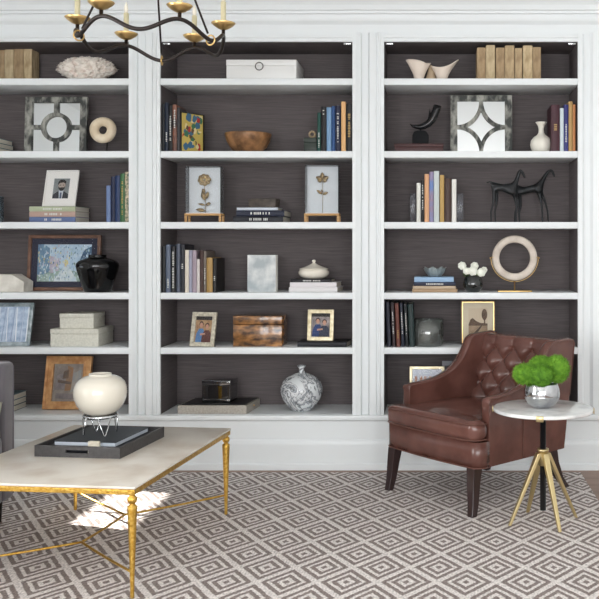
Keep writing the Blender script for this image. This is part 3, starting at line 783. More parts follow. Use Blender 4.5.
# marble block
Y = 5.08; s = Y/F
bk = [(-24, 0), (24.5, 0), (25, 10), (13, 17.6), (-16, 17.6), (-25, 12)]
m = MB(); m.prism([(a*s, b*s) for a, b in bk], 0, .12)
tag(m.build('stone_block', mat('rough_white_marble', C(222,218,208), .6, col2=C(196,190,180), vscale=14, bump=.4, bscale=40), None, onshelf(4, -1, Y), bevel=.004), 'faceted white marble block at the left edge of the fourth shelf', 'stone')
# black vase
Y = 5.10; s = Y/F
bl = mat('black_gloss_ceramic', C(8,9,11), .08, coat=.35, spec=.35)
pr = [(0,0),(11.5,0),(12.5,.4),(14,4),(17,13),(19.6,21),(20.6,26),(20.2,28.5),(18,31),(13.5,33),(9.4,34),(8.6,34.6),(8.4,36.2),(9,37),(8.2,37.2),(7.4,36.4),(7.4,33.5),(15,30),(17,24),(10,3),(0,1.5)]
m = MB(); m.lathe([(r*s, h*s) for r, h in pr], n=64)
tag(m.build('black_vase', bl, None, onshelf(4, 97.6, Y)), 'glossy black round-shouldered vase in front of the watercolour', 'vase')
# two cream boxes
def gift_box(label, loc, w, d, h, mt, yaw, lid=.28, ring=None, group=None):
    t = thing('storage_box', label, 'box', loc, (0,0,yaw), group)
    MB().rbox(-w/2+.0015, w/2-.0015, .0015, d-.0015, 0, h*(1-lid)-.0008, .0015).build('box_body', mt, t)
    MB().rbox(-w/2, w/2, 0, d, h*(1-lid), h, .002).build('lid', mt, t)
    if ring:
        m = MB(); m.tube([(ring[2]*math.cos(2*PI*k/28)+ring[0], -.004, ring[1]+ring[2]*math.sin(2*PI*k/28)) for k in range(28)], .0028, 8, True)
        m.build('ring_pull', mat('dark_nickel', C(110,108,106), .25, metal=1), t)
    return t
cbox = mat('ivory_linen', C(214,212,200), .65, col2=C(198,196,184), vscale=80)
Y = 5.055; s = Y/F
gift_box('wide ivory box at the bottom of the pair on the left fifth shelf', (wx(74.3, Y), Y, ZS[5]), 48.5*s, .235, 17.5*s, cbox, 0, group='pair of stacked ivory boxes')
gift_box('smaller ivory box stacked on the wide ivory box, left fifth shelf', (wx(76.5, Y+.03), Y+.03, ZS[5]+17.5*s), 34.5*s, .175, 15.0*s, cbox, 0, group='pair of stacked ivory boxes')
# white box with ring pull
Y = 5.04; s = Y/F
gift_box('long white box with a metal ring pull on the middle top shelf', (wx(261.3, Y), Y, ZS[1]), 70.5*s, .27, wz(59.6, Y)-ZS[1], mat('white_lacquer', C(224,224,222), .35), 0, .0001+.3, (-2*s, 13.3*s, 3.8*s))
# cover-out colourful book
Y = 5.035
t = thing('art_book', 'black edged book turned to show its colourful yellow and red cover, middle second shelf', 'book', (wx(181, Y), Y, ZS[2]), (0, 0, .93))
hh = wz(111.5, Y)-ZS[2]; ww = .165
MB().rbox(0, ww, .0008, .02, 0, hh, .001).build('cover', blackm, t)
m = MB(); random.seed(11); m.box(.006, ww-.012, -.0003, .0008, .006, hh-.006)
for i in range(60):
    m.m(random.choice([1, 2, 3, 4, 5, 0, 0])); cx = random.uniform(.02, ww-.03); cz = random.uniform(.02, hh-.02); r = random.uniform(.01, .026)
    vs = [m.bm.verts.new((cx+r*random.uniform(.5, 1)*math.cos(2*PI*k/9), -.0004-i*1e-5, cz+1.3*r*random.uniform(.5, 1)*math.sin(2*PI*k/9))) for k in range(9)]
    m._f(vs)
m.build('cover_art', [pm_('cv%d' % i, c) for i, c in enumerate([(190,168,88), (170,50,46), (60,110,80), (60,100,130), (214,200,150), (90,70,50)])], t)
# wooden bowl
Y = 5.13; s = Y/F
pr = [(0,0),(12,0),(13,.5),(18,6),(21.5,12.5),(23.2,18.5),(23,19.6),(22,19.8),(21,17.5),(19,11),(15,5),(8,2),(0,1.4)]
m = MB(); m.lathe([(r*s, h*s) for r, h in pr], n=56)
tag(m.build('wooden_bowl', mat('carved_brown_wood', C(84,58,36), .45, col2=C(150,108,70), vscale=18, bump=.6, bscale=50, detail=6), None, onshelf(2, 248.2, Y)), 'carved brown wooden bowl in the centre of the middle second shelf', 'bowl')
# green boxes and ring ornament
Y = 5.05; s = Y/F; gm = mat('dark_green_leather', C(32,42,36), .5, col2=C(44,54,46), vscale=30)
t = thing('green_box', 'dark green leather box left of the slim green book, middle second shelf', 'box', onshelf(2, 310.3, Y))
gh = wz(137.6, Y)-ZS[2]
MB().rbox(-6.4*s, 6.4*s, 0, .12, 0, gh*.66, .001).build('box_body', gm, t); MB().rbox(-6.5*s, 6.5*s, -.0005, .1205, gh*.67, gh, .0015).build('lid', gm, t)
MB().tube([(3.1*s*math.cos(2*PI*k/24), 0, 3.1*s*math.sin(2*PI*k/24)) for k in range(24)], 1.0*s, 8, True)
m = MB(); m.tube([(2.8*s*math.cos(2*PI*k/24), 0, 2.8*s*math.sin(2*PI*k/24)+3.9*s) for k in range(24)], 1.2*s, 8, True)
tag(m.build('ring_ornament', mat('aged_brass_ring', C(150,132,104), .45, metal=.3), None, (wx(311.5, Y), Y+.03, ZS[2]+gh)), 'small aged ring ornament on top of the dark green box', 'ornament')

# gold flowers in acrylic boxes on stands
acr = glassy('acrylic', (.97,.98,.99,1), .004, .03, .05, C(220,225,230))
oak = mat('light_oak', C(200,158,104), .5, col2=C(180,138,86), vscale=20, stretch=(1,1,6))
def flower_box(label, px0, px1, py, Y, kind, lab2):
    s = Y/F; w = (px1-px0)*s; xc = wx((px0+px1)/2, Y); d = .075
    zt = wz(213.4, Y); hs = zt-ZS[3]
    st = thing('display_stand', lab2, 'stand', (xc, Y, ZS[3]), (0,0,0), 'little oak stands under the gold flower boxes')
    sw = w/2+.004; m = MB(); m.rbox(-sw, sw, -.006, d+.006, hs-.012, hs, .001); m.build('stand_top', oak, st)
    for a in (-sw, sw-.012):
        for b in (-.006, d-.006): MB().box(a, a+.012, b, b+.012, 0, hs-.0125).build('leg', oak, st)
    t = thing('display_box', label, 'box', (xc, Y, zt), (0,0,0), 'gold flowers in clear boxes')
    h = wz(py, Y)-zt
    MB().rbox(-w/2+.003, w/2-.003, d-.012, d-.003, .004, h-.003, .001).build('back_board', mat('white_board', C(228,230,230), .7), t)
    MB().box(-w/2+.002, w/2-.002, .002, d-.002, 0, .004).build('base', mat('white_board', C(228,230,230), .7), t)
    m = MB(); m.box(-w/2, w/2, 0, .002, .0045, h); m.box(-w/2, w/2, d-.002, d, .0045, h); m.box(-w/2, -w/2+.002, .002, d-.002, .0045, h); m.box(w/2-.002, w/2, .002, d-.002, .0045, h); m.box(-w/2+.002, w/2-.002, .002, d-.002, h-.002, h)
    m.build('acrylic_cover', acr, t)
    # flower
    fl = MB(); yy = d*.5
    gd = mat('antique_gold_leaf', C(150,120,72), .4, metal=.7, col2=C(196,168,112), vscale=60)
    def leaf(bx, bz, L, ang, wd):
        n = 8; A = []
        for i in range(n+1):
            f = i/n; w0 = wd*math.sin(PI*min(f*1.02, 1))**.8+.0004
            x = bx+L*f*math.cos(ang); z_ = bz+L*f*math.sin(ang); nx = -math.sin(ang)*w0; nz = math.cos(ang)*w0
            A.append([fl.bm.verts.new((x-nx, yy-.004, z_-nz)), fl.bm.verts.new((x, yy-.010-.004*math.sin(PI*f), z_)), fl.bm.verts.new((x+nx, yy-.004, z_+nz))])
        for a, b in zip(A, A[1:]):
            fl._f([a[0], a[1], b[1], b[0]], True); fl._f([a[1], a[2], b[2], b[1]], True)
    if kind == 'rose':
        fl.tube([(0.006, yy, .004), (.003, yy, h*.35), (-.003, yy, h*.62), (0, yy, h*.72)], .0016, 8)
        for (r, n, z_) in ((.034, 8, .0), (.025, 7, .006), (.013, 5, .01)):
            for k in range(n):
                a = 2*PI*k/n+r*50
                fl.sphere((r*math.cos(a)*.72, yy-.008-z_, h*.72+r*math.sin(a)*.62), r*.42, 8, 1, 1, .5)
        leaf(.003, h*.28, .055, 1.9, .014); leaf(.003, h*.30, .05, 1.2, .012); leaf(.005, h*.18, .045, 2.95, .006); leaf(.005, h*.06, .055, 3.0, .011); leaf(.005, h*.18, .034, .4, .009)
        leaf(.003, h*.44, .03, 2.2, .009)
    else:
        fl.tube([(0, yy, .004), (.002, yy, h*.4), (-.001, yy, h*.72)], .0014, 8)
        for a, L in ((2.75, .040), (.4, .040), (1.57, .042), (3.5, .030), (-.3, .030)): leaf(-.001, h*.71, L, a, .013)
        fl.sphere((0, yy-.01, h*.74), .006, 8)
        leaf(0, h*.40, .042, 2.5, .008); leaf(0, h*.40, .034, .35, .008); leaf(0, h*.44, .02, 2.0, .004)
    o = fl.build('gold_flower', gd, t); sm = o.modifiers.new('thick', 'SOLIDIFY'); sm.thickness = .0012
flower_box('clear box with a gold rose on white, left end of the middle third shelf', 185.5, 220.5, 166.2, 5.05, 'rose', 'oak stand under the gold rose box at left')
flower_box('clear box with a gold orchid-like flower on white, right part of the middle third shelf', 305, 338.4, 165, 5.05, 'orchid', 'oak stand under the gold orchid-like flower box at right')
# canvas
Y = 5.08; s = Y/F
t = thing('canvas_painting', 'small grey and white abstract canvas standing on the middle fourth shelf', 'painting', (wx(261.5, Y), Y, ZS[4]), (0,0,-.14))
w_ = 29.5*s; h_ = wz(255, Y)-ZS[4]
MB().rbox(-w_/2, w_/2, .001, .04, 0, h_, .001).build('canvas_body', mat('raw_canvas', C(222,222,216), .8), t)
MB().box(-w_/2+.001, w_/2-.001, -.0004, .001, .001, h_-.001).build('painted_face', mat('grey_wash_painting', C(170,178,182), .8, col2=C(226,228,226), vscale=9, detail=8, lo=.4, hi=.62), t)
# burl box
Y = 5.05; s = Y/F
burl = mat('tortoise_burl', C(58,38,26), .25, col2=C(176,124,72), vscale=16, stretch=(1,1,2.2), detail=7, coat=.5, lo=.38, hi=.66)
t = thing('burl_box', 'brown mottled burl wood box with lid on the middle fifth shelf', 'box', (wx(257.5, Y), Y, ZS[5]), (0,0,-.02))
w_ = 49.5*s; h_ = wz(316, Y)-ZS[5]
MB().rbox(-w_/2+.001, w_/2-.001, .001, .149, 0, h_*.705, .002).build('box_body', burl, t); MB().rbox(-w_/2, w_/2, 0, .15, h_*.72, h_, .003).build('lid', burl, t)
# flat silver box with smoked crystal box
Y = 5.02; s = Y/F
t = thing('flat_box', 'flat silver grey box with a gold knob on the middle bottom shelf', 'box', (wx(212, Y), Y, ZS[6]), (0,0,-.0))
w_ = 69*s; hb = 8.6*s
cb = mat('shagreen_silver', C(158,152,142), .45, col2=C(178,172,162), vscale=90)
w2 = w_/2
m = MB(); m.prism([(-w2, 0), (w2, 0), (w2+.026, .25), (-w2+.026, .25)], 0, hb, 'z'); m.build('box_body', cb, t, bevel=.002)
MB().prism([(-w2+.02, .012), (w2-.01, .012), (w2+.012, .235), (-w2+.045, .235)], hb, hb+.005, 'z').build('top_inlay', blackm, t)
m = MB(); m.sphere((w2+.014, .13, hb*.55), .006, 10); m.build('knob', gold, t)
Y = 5.09; s = Y/F
t = thing('crystal_box', 'smoked crystal cube box on top of the flat silver box', 'box', (wx(216, Y), Y, ZS[6]+hb+.005), (0,0,-.12))
sm = glassy('smoked_glass', (.30,.31,.36,1), .22, .02); sm2 = glassy('smoked_glass_inner', (.5,.5,.56,1), .3, .03)
a = 14.5*s
MB().rbox(-a, a, 0, .125, 0, 3.5*s, .003).build('base', sm, t)
m = MB(); m.box(-a, -a+.014, 0, .125, 3.5*s, 17*s); m.box(a-.014, a, 0, .125, 3.5*s, 17*s); m.box(-a+.014, a-.014, 0, .014, 3.5*s, 17*s); m.box(-a+.014, a-.014, .111, .125, 3.5*s, 17*s)
m.build('box_walls', sm, t, bevel=.002)
MB().rbox(-a*.62, a*.62, .03, .095, 3.6*s, 13*s, .004).build('inner_well', sm2, t)
MB().rbox(-a-.002, a+.002, -.002, .127, 17.2*s, 22*s, .003).build('lid', sm, t)
# marbled vase
Y = 5.14; s = Y/F
pr = [(0,0),(8.5,0),(9.2,.6),(14,5),(18.5,11),(20.8,18),(20.8,23),(18.6,29),(14,33.4),(8.5,36),(4,37.6),(2.6,39.5),(2.6,42),(4.2,44),(4.4,45),(3.4,45),(1.8,43),(1.8,39)]
def marble_mat():
    m = bpy.data.materials.new('marbled_ceramic'); m.use_nodes = True; nt = m.node_tree; b = nt.nodes['Principled BSDF']
    b.inputs['Roughness'].default_value = .2; b.inputs['Coat Weight'].default_value = .4
    tc = nt.nodes.new('ShaderNodeTexCoord'); n = nt.nodes.new('ShaderNodeTexNoise'); n.inputs['Scale'].default_value = 5.5; n.inputs['Distortion'].default_value = 2.6; n.inputs['Detail'].default_value = 4
    nt.links.new(tc.outputs['Object'], n.inputs['Vector'])
    r = nt.nodes.new('ShaderNodeValToRGB'); e = r.color_ramp.elements
    e[0].position = 0; e[0].color = C(226,228,230); e[1].position = 1; e[1].color = C(228,230,230)
    for p, c in ((.42, C(222,226,228)), (.455, C(60,62,70)), (.47, C(190,196,200)), (.5, C(110,114,120)), (.52, C(220,222,224)), (.56, C(214,216,218)), (.585, C(70,72,78)), (.6, C(206,210,212))):
        x = e.new(p); x.color = c
    nt.links.new(n.outputs['Fac'], r.inputs[0]); nt.links.new(r.outputs[0], b.inputs['Base Color'])
    return m
m = MB(); m.lathe([(r*s, h*s) for r, h in pr], n=64)
tag(m.build('marbled_vase', marble_mat(), None, onshelf(6, 301.6, Y)), 'round black and white marbled vase with a tiny neck on the middle bottom shelf', 'vase')
# white organic sculpture pieces
Y = 5.12; s = Y/F
bone = mat('bone_white', C(228,214,200), .6, bump=.2)
def cup(bx, b, rim, n=40):
    """bx centre px, b base half width px, rim(a)->(x px, z px) outline of the flared rim"""
    m = MB(); rows = []
    for i in range(13):
        f = i/12; row = []
        for k in range(n):
            a = 2*PI*k/n; rx, rz = rim(a)
            g = f**1.5
            x = (b*math.cos(a))*(1-g)+rx*g; y = (b*.7*math.sin(a))*(1-g)+9*math.sin(a)*g; z_ = rz*f
            row.append(m.bm.verts.new(((bx+x)*s, y*s, max(z_*s, 0))))
        rows.append(row)
    for r0, r1 in zip(rows, rows[1:]):
        for k in range(n): m._f([r0[k], r0[(k+1) % n], r1[(k+1) % n], r1[k]], True)
    m._f(rows[0][::-1]); m._f([rows[4][k] for k in range(n)])
    return m
t = thing('bone_sculpture', 'white flared bone-like sculpture in two lobes on the right top shelf', 'sculpture', onshelf(1, 432, Y))
o = cup(-13, 4, lambda a: (-.5+12*math.cos(a)+1.5*math.sin(3*a), 19.8-.9*math.cos(a)+1.2*math.sin(2*a))).build('left_lobe', bone, t); o.modifiers.new('s', 'SOLIDIFY').thickness = .004
o = cup(10, 4.5, lambda a: (3+14*math.cos(a), 16.5+3.4*math.cos(a)+2.5*math.cos(2*a))).build('right_lobe', bone, t); o.modifiers.new('s', 'SOLIDIFY').thickness = .004
m = MB(); m.lathe([(0, 0), (6.5*s, 0), (5*s, 6*s), (3.2*s, 12*s), (2.4*s, 17*s), (0, 18.5*s)], -1*s, .03, 0, 24); plab(m.build('centre_cone', mat('tan_bone', C(180,160,134), .7), t), 'tan centre cone')
# horn sculpture
Y = 5.10; s = Y/F
t = thing('keepsake_box', 'low burgundy brown box under the black horn, right second shelf', 'box', onshelf(2, 419, Y))
kz = 8.3*s
bgm = mat('burgundy_leather', C(62,30,30), .5)
MB().rbox(-24*s, 24*s, -.05, .10, 0, kz*.6, .001).build('box_body', bgm, t); MB().rbox(-24.4*s, 24.4*s, -.0515, .1015, kz*.62, kz, .0015).build('lid', bgm, t)
t = thing('horn_sculpture', 'dark polished curved horn mounted on a black block, right second shelf', 'sculpture', (wx(420.5, Y), Y, ZS[2]+kz))
m = MB(); pts = [(-8*s, -.03), (8*s, -.03), (8*s, .03), (-8*s, .03)]
m.prism([(-8*s, 0), (8*s, 0), (8*s, 9*s), (6*s, 12.6*s), (3*s, 13.6*s), (-3*s, 13.6*s), (-6*s, 12.6*s), (-8*s, 9*s)], -.028, .028); m.build('block', mat('black_stone', C(16,18,21), .6, spec=.15), t, bevel=.002)
MB().cyl(0, 0, 13.4*s, 17*s, .004, 12).build('pin', chrome, t)
hp = [(-10.5, 20.5), (-8, 18.6), (-4, 17.8), (0, 17.6), (4, 18.6), (8, 21), (11.5, 25), (14, 30), (16, 35), (17, 39)]
m = MB(); m.tube([(a*s, 0, b*s) for a, b in hp], [r*s for r in (.3, 1.3, 2.2, 2.9, 3.3, 3.7, 3.9, 4.0, 4.1, 4.1)], 20)
m.build('horn', mat('polished_horn', C(18,18,21), .25, spec=.3, col2=C(110,94,82), vscale=10, coat=.2, lo=.6, hi=.8), t)
m = MB(); m.tube([(8.6*s, 0, 24*s), (9.5*s, 0, 30*s), (9.2*s, 0, 36*s)], [1.6*s, 1.2*s, .2*s], 12)
m.build('horn_tip', mat('polished_horn_dark', C(16,16,19), .25, spec=.3, coat=.2), t)
# white bottle vase
Y = 5.12; s = Y/F
pr = [(0,0),(6.5,0),(7.4,.5),(10,4),(11,8.5),(10.4,12.5),(7.5,16),(4,18.3),(2.9,20.5),(2.6,24),(3.4,27.5),(5,29.8),(5.8,31),(5.2,31),(3,28.2),(1.8,24),(1.8,20)]
m = MB(); m.lathe([(r*s, h*s) for r, h in pr], n=48)
tag(m.build('bottle_vase', mat('matte_white_ceramic', C(226,222,210), .5), None, onshelf(2, 541.2, Y)), 'small matte white bottle vase with flared lip right of the diamond mirror', 'vase')
# glass bookends
for px, l in ((412.8, 'clear glass bookend left of the white book, right third shelf'), (460.2, 'clear glass bookend at the right end of the book row, right third shelf')):
    Y = 5.05; s = Y/F; h_ = wz(193.6, Y)-ZS[3]
    t = thing('glass_bookend', l, 'bookend', onshelf(3, px, Y), (0,0,0), 'pair of glass bookends')
    gg = glassy('bookend_glass', (.80,.82,.85,1), .02, .08, .14, C(150,150,156))
    MB().rbox(-3.1*s, 3.1*s, 0, .10, 0, .01, .001).build('foot', gg, t)
    MB().rbox(-3.1*s, 3.1*s, .0, .03, .0105, h_, .002).build('upright', gg, t)
# horses
def horse(label, Y, body, legs, rad, loc_px):
    s = Y/F; me = bpy.data.meshes.new('horse_sculpture'); vs = []; es = []; rs = []
    ox = wx(loc_px, Y)
    def add(px, py, dy, r, par):
        vs.append((wx(px, Y)-ox, dy, max(wz(py, Y)-ZS[3], r*s*.55 if py > 219 else 0))); rs.append(r*s)
        if par is not None: es.append((par, len(vs)-1))
        return len(vs)-1
    prev = None; idx = []
    for (px, py, r) in body:
        prev = add(px, py, 0, r, prev); idx.append(prev)
    for (att, pts) in legs:
        prev = idx[att]
        for (px, py, dy, r) in pts: prev = add(px, py, dy, r, prev)
    me.from_pydata(vs, es, []); o = bpy.data.objects.new('horse_sculpture', me); COL.objects.link(o)
    o.location = (ox, Y, ZS[3])
    sk = o.modifiers.new('skin', 'SKIN'); sk.use_smooth_shade = True
    for i, r in enumerate(rs): me.skin_vertices[0].data[i].radius = (r, r)
    me.skin_vertices[0].data[rad].use_root = True
    ss = o.modifiers.new('sub', 'SUBSURF'); ss.levels = 2; ss.render_levels = 2
    # bake the modifiers into a plain mesh resting exactly on the shelf
    dg = bpy.context.evaluated_depsgraph_get(); ev = o.evaluated_get(dg); nm = bpy.data.meshes.new_from_object(ev)
    o.modifiers.clear(); o.data = nm
    zmin = min(v.co.z for v in nm.vertices)
    for v in nm.vertices: v.co.z -= zmin
    nm.materials.clear(); nm.materials.append(mat('dark_bronze', C(38,40,42), .38, metal=.5, bump=.9, bscale=45))
    for p in nm.polygons: p.use_smooth = True
    tag(o, label, 'horse sculpture', 'pair of bronze horses')
horse('left thin dark bronze horse with its tail out, right third shelf', 5.11,
      [(486.5, 180, .7), (490, 179, .9), (494, 182.5, 3), (500, 185, 4.2), (507, 185.5, 4.0), (513, 186, 4.4), (516, 179, 2.6), (518.5, 171.5, 1.8), (520.5, 167.5, 1.9), (523.5, 171.5, 1.4), (525, 175.5, .9)],
      [(2, [(494, 192, -.012, 2), (493, 202, -.014, 1.1), (491, 209, -.014, .9), (491, 220, -.014, .8)]),
       (2, [(497, 192, .014, 2), (496.5, 202, .016, 1.1), (495, 209, .016, .9), (496, 220, .016, .8)]),
       (5, [(515, 195, -.012, 1.9), (516.5, 204, -.013, 1.1), (516, 211, -.013, .9), (516, 220, -.013, .8)]),
       (5, [(517.5, 196, .014, 1.8), (519, 205, .015, 1.0), (519.5, 212, .015, .9), (520, 220, .015, .8)])], 4, 505)
horse('right thin dark bronze horse with raised neck, right third shelf', 5.21,
      [(514, 181, 1.2), (517.5, 185, 4.2), (523, 188, 4.6), (530, 186, 4.0), (538, 184.5, 4.0), (541.5, 179.5, 3.0), (545, 173, 2.0), (548.5, 168, 1.8), (551.5, 167, 1.6), (553.5, 170.5, 1.3), (554.5, 174, .8)],
      [(1, [(516, 194, -.012, 2), (516.5, 204, -.014, 1.1), (514.5, 211, -.014, .9), (514.5, 220, -.014, .8)]),
       (1, [(520, 194, .014, 2), (521, 203, .016, 1.1), (519, 211, .016, .9), (520.5, 220, .016, .8)]),
       (4, [(539.5, 193, -.012, 1.8), (541.5, 202, -.013, 1.1), (542, 210, -.013, .9), (542.5, 220, -.013, .8)]),
       (4, [(542.5, 192, .014, 1.7), (546, 200, .015, 1.0), (548, 208, .015, .9), (549, 220, .015, .8)])], 3, 533)
# black vase with white flowers
Y = 5.08; s = Y/F
t = thing('flower_vase', 'small round black glass vase holding white flowers, right fourth shelf', 'vase', onshelf(4, 473, Y))
pr = [(0,0),(5.5,0),(6.5,.5),(9.4,4.5),(10,8.5),(9,13),(7,16.3),(6.5,16.8),(5.8,16),(8,12),(8.5,8),(4,1.5),(0,1)]
MB().lathe([(r*s, h*s) for r, h in pr], n=40).build('vase_body', mat('black_green_glass', C(16,22,22), .06, coat=1), t)
def blossom(m, c, R, n=4):
    random.seed(int(c[0]*1000) % 97)
    for ring_, (k_, rr, el) in enumerate(((7, 1, .2), (6, .8, .7), (4, .5, 1.15))):
        for k in range(k_):
            a = 2*PI*k/k_+ring_*.5; d = Vector((math.cos(a)*math.cos(el), math.sin(a)*math.cos(el), math.sin(el)))
            T = Matrix.Rotation(-PI/2*.75, 4, 'X')
            d = T.inverted() @ d
            m.sphere(Vector(c)+d*R*.62*rr, R*.5, 7, 1)
wfl = mat('white_petal', C(236,238,226), .7)
bs = thing('flower_bunch', 'bunch of small white blossoms in the round black vase', 'flowers', onshelf(4, 473, Y))
for (a, b, dy, r) in ((-11, 26.2, -.01, 4.0), (-6.5, 21, -.025, 3.6), (-.5, 21, -.03, 4.6), (1.5, 26, .0, 3.8), (8, 19.5, -.02, 4.2), (11, 22, .01, 3.2)):
    m = MB(); blossom(m, (a*s, dy, b*s), r*s); m.build('blossom', wfl, bs)
m = MB()
for (a, b, dy, r) in ((-11, 26.2, -.01, 4.0), (-6.5, 21, -.025, 3.6), (-.5, 21, -.03, 4.6), (1.5, 26, .0, 3.8), (8, 19.5, -.02, 4.2), (11, 22, .01, 3.2)):
    m.tube([(a*.1*s, 0, 6*s), (a*.35*s, dy*.3, 15*s), (a*s, dy*.9+.004, (b-2)*s)], .0016, 6)
for k in range(16):
    a = random.uniform(-10, 10); b = random.uniform(16, 22); m.sphere((a*s, random.uniform(-.03, .02), b*s), random.uniform(1.2, 2.4)*s, 6, .5)
m.build('stems_and_leaves', mat('leaf_green', C(96,120,70), .6), bs)
# stone ring on gold stand
Y = 5.12; s = Y/F
t = thing('stone_ring', 'large cream stone ring held on a slim gold stand, right fourth shelf', 'sculpture', onshelf(4, 514.6, Y))
zc = wz(258, Y)-ZS[4]; m = MB(); n = 72; rings = []
R1 = 22.6*s; R0 = 15.3*s; mid = (R0+R1)/2; hw = (R1-R0)/2
prof = [(mid+hw*math.copysign(abs(math.cos(a))**.7, math.cos(a)), .016*math.copysign(abs(math.sin(a))**.7, math.sin(a))) for a in [2*PI*k/20 for k in range(21)]]
m.lathe(prof, M=Matrix.Translation((0, 0, zc)) @ Matrix.Rotation(PI/2, 4, 'X'), n=n)
m.build('ring', mat('cream_alabaster', C(216,206,194), .55, col2=C(190,178,166), vscale=14, bump=.2), t)
m = MB(); m.rbox(-17*s, 17*s, -.035, .035, 0, .008, .002); m.build('base', gold, t)
m = MB(); m.cyl(0, 0, .008, zc-R1-.004, .004, 12)
m.tube([((R1+.006)*math.cos(a), 0, zc+(R1+.006)*math.sin(a)) for a in [PI+PI*k/32 for k in range(33)]], .002, 8)
for sx in (-1, 1): m.tube([(sx*(R1+.006), 0, zc), (sx*(R1+.004), -.012, zc+.006), (sx*(R1-.006), -.019, zc+.004)], .0022, 8); m.sphere((sx*(R1+.010), 0, zc), .005, 8)
m.build('cradle', gold, t)
# smoked glass cylinder
Y = 5.11; s = Y/F
m = MB(); m.lathe([(0,0),(13,0),(14.2,.5),(15.2,3),(15.6,12),(15.4,26),(14.6,26),(14.8,12),(14,3),(12,1.6),(0,1.6)]) if False else m.lathe([(r*s, h*s) for r, h in [(0,0),(13,0),(14.2,.5),(15.2,3),(15.6,12),(15.4,26.3),(14.7,26.3),(14.8,12),(14,3),(12,1.6),(0,1.6)]], n=56)
tag(m.build('glass_cylinder_vase', glassy('grey_glass', (.72,.75,.74,1), .12, .03, .22, C(150,154,150)), None, onshelf(5, 428, Y)), 'wide smoky grey glass cylinder vase beside the leaning dark books', 'vase')
# outlets on the back panel
for px, l in ((447.3, 'grey wall outlet plate with a black plug, left of the pair behind the armchair'), (461.4, 'grey wall outlet plate, right of the pair behind the armchair')):
    Y = YBACK-.006; s = Y/F
    t = thing('outlet_plate', l, 'outlet', (wx(px, Y), Y, wz(386, Y)), (0,0,0), 'pair of outlet plates behind the armchair')
    pm2 = mat('grey_plate', C(150,152,158), .4)
    MB().rbox(-5.2*s, 5.2*s, 0, .0058, 0, 25*s, .0015).build('plate', pm2, t)
    for zz in (6, 15.5):
        MB().rbox(-2.7*s, 2.7*s, -.0015, .0004, zz*s, (zz+5)*s, .0006).build('socket', mat('dark_socket', C(90,92,98), .4), t)
    if px < 450:
        MB().rbox(-3*s, 3.4*s, -.03, -.0017, 3*s, 11.5*s, .004).build('plug', blackm, t)

# ------------------------------------------------------------ coffee table
TH = .397
A0 = Vector((-1.065, 3.12)); ang = -math.radians(5.7)
TW = .768; TL = 1.02
# local frame: origin = near right corner, x to the left edge is negative
t = thing('coffee_table', 'rectangular coffee table with stone top and hammered gold legs on the rug', 'coffee table', (A0.x, A0.y, 0), (0, 0, ang))
stone = mat('honed_travertine', C(226,219,208), .28, col2=C(186,168,148), vscale=5, detail=9, coat=.15, lo=.42, hi=.85)
MB().rbox(-TW, 0, 0, TL, TH-.010, TH, .003).build('table_top', stone, t)
m = MB(); b = .024
m.box(-TW+.002, -.002, .002, b, TH-.030, TH-.0105); m.box(-TW+.002, -.002, TL-b, TL-.002, TH-.030, TH-.0105)
m.box(-TW+.002, -TW+b, b, TL-b, TH-.030, TH-.0105); m.box(-b, -.002, b, TL-b, TH-.030, TH-.0105)
m.build('frame_rail', goldham, t, bevel=.002)
li_ = .018
for (lx, ly) in ((-li_, li_), (-TW+li_, li_), (-li_, TL-li_), (-TW+li_, TL-li_)):
    pr = [(0,0),(.0065,0),(.0075,.004),(.007,.02),(.0085,.09),(.0165,.305),(.0175,.318),(.0165,.325),(.010,.329),(.0095,.333),(.015,.339),(.0175,.347),(.0165,.355),(.010,.360),(.0105,.3665),(0,.3668)]
    m = MB(); m.lathe(pr, lx, ly, 0, 4*4, fn=lambda p, a: Vector((p.x, p.y, p.z)))
    m.build('leg', goldham, t)
iv = Matrix.Rotation(-ang, 4, 'Z') @ Matrix.Translation((-A0.x, -A0.y, 0))
zs = .09
NA = iv @ Vector((wx(81.5, 3.46), 3.46, zs)); NB = iv @ Vector((wx(125, 3.816), 3.816, zs))
m = MB(); r_ = .0048
for a, c in ((NA, NB), (NA, (-li_, li_)), (NA, (-TW+li_, li_)), (NB, (-li_, TL-li_)), (NB, (-TW+li_, TL-li_))):
    e = Vector((c[0], c[1], zs)); d = (e-a); 
    n = 12; m.tube([a+d*(i/n)+Vector((0, 0, -.003*math.sin(PI*i/n))) for i in range(n+1)], r_, 8)
m.build('stretcher', goldham, t)

# tray
TF = Vector((wx(120, 3.531), 3.531)); ta = -math.radians(6.7)
tw, tl, thh = .362, .415, .045
tr = thing('serving_tray', 'dark charcoal rectangular tray with handle slots on the coffee table', 'tray', (TF.x, TF.y, TH), (0,0,ta))
tg = mat('charcoal_tray', C(64,62,62), .5, col2=C(74,72,72), vscale=60)
w8 = .009
MB().box(-tw+w8, -w8, w8, tl-w8, 0, .007).build('tray_base', tg, tr)
for y0, y1, nm in ((0, w8, 'f'), (tl-w8, tl, 'b')):
    m = MB(); a0 = -tw/2-.048; a1 = -tw/2+.048; zl, zh_ = .017, .030
    m.box(-tw, a0, y0, y1, 0, thh); m.box(a1, 0, y0, y1, 0, thh); m.box(a0, a1, y0, y1, 0, zl); m.box(a0, a1, y0, y1, zh_, thh)
    m.build('tray_wall', tg, tr)
MB().box(-tw, -tw+w8, w8, tl-w8, 0, thh).build('tray_wall', tg, tr); MB().box(-w8, 0, w8, tl-w8, 0, thh).build('tray_wall', tg, tr)
RT = Matrix.Translation((TF.x, TF.y, TH)) @ Matrix.Rotation(ta, 4, 'Z')
def inwr(x, y, z): return RT @ Vector((x, y, z))
bp = inwr(-tw/2+.0, .035, .0072)
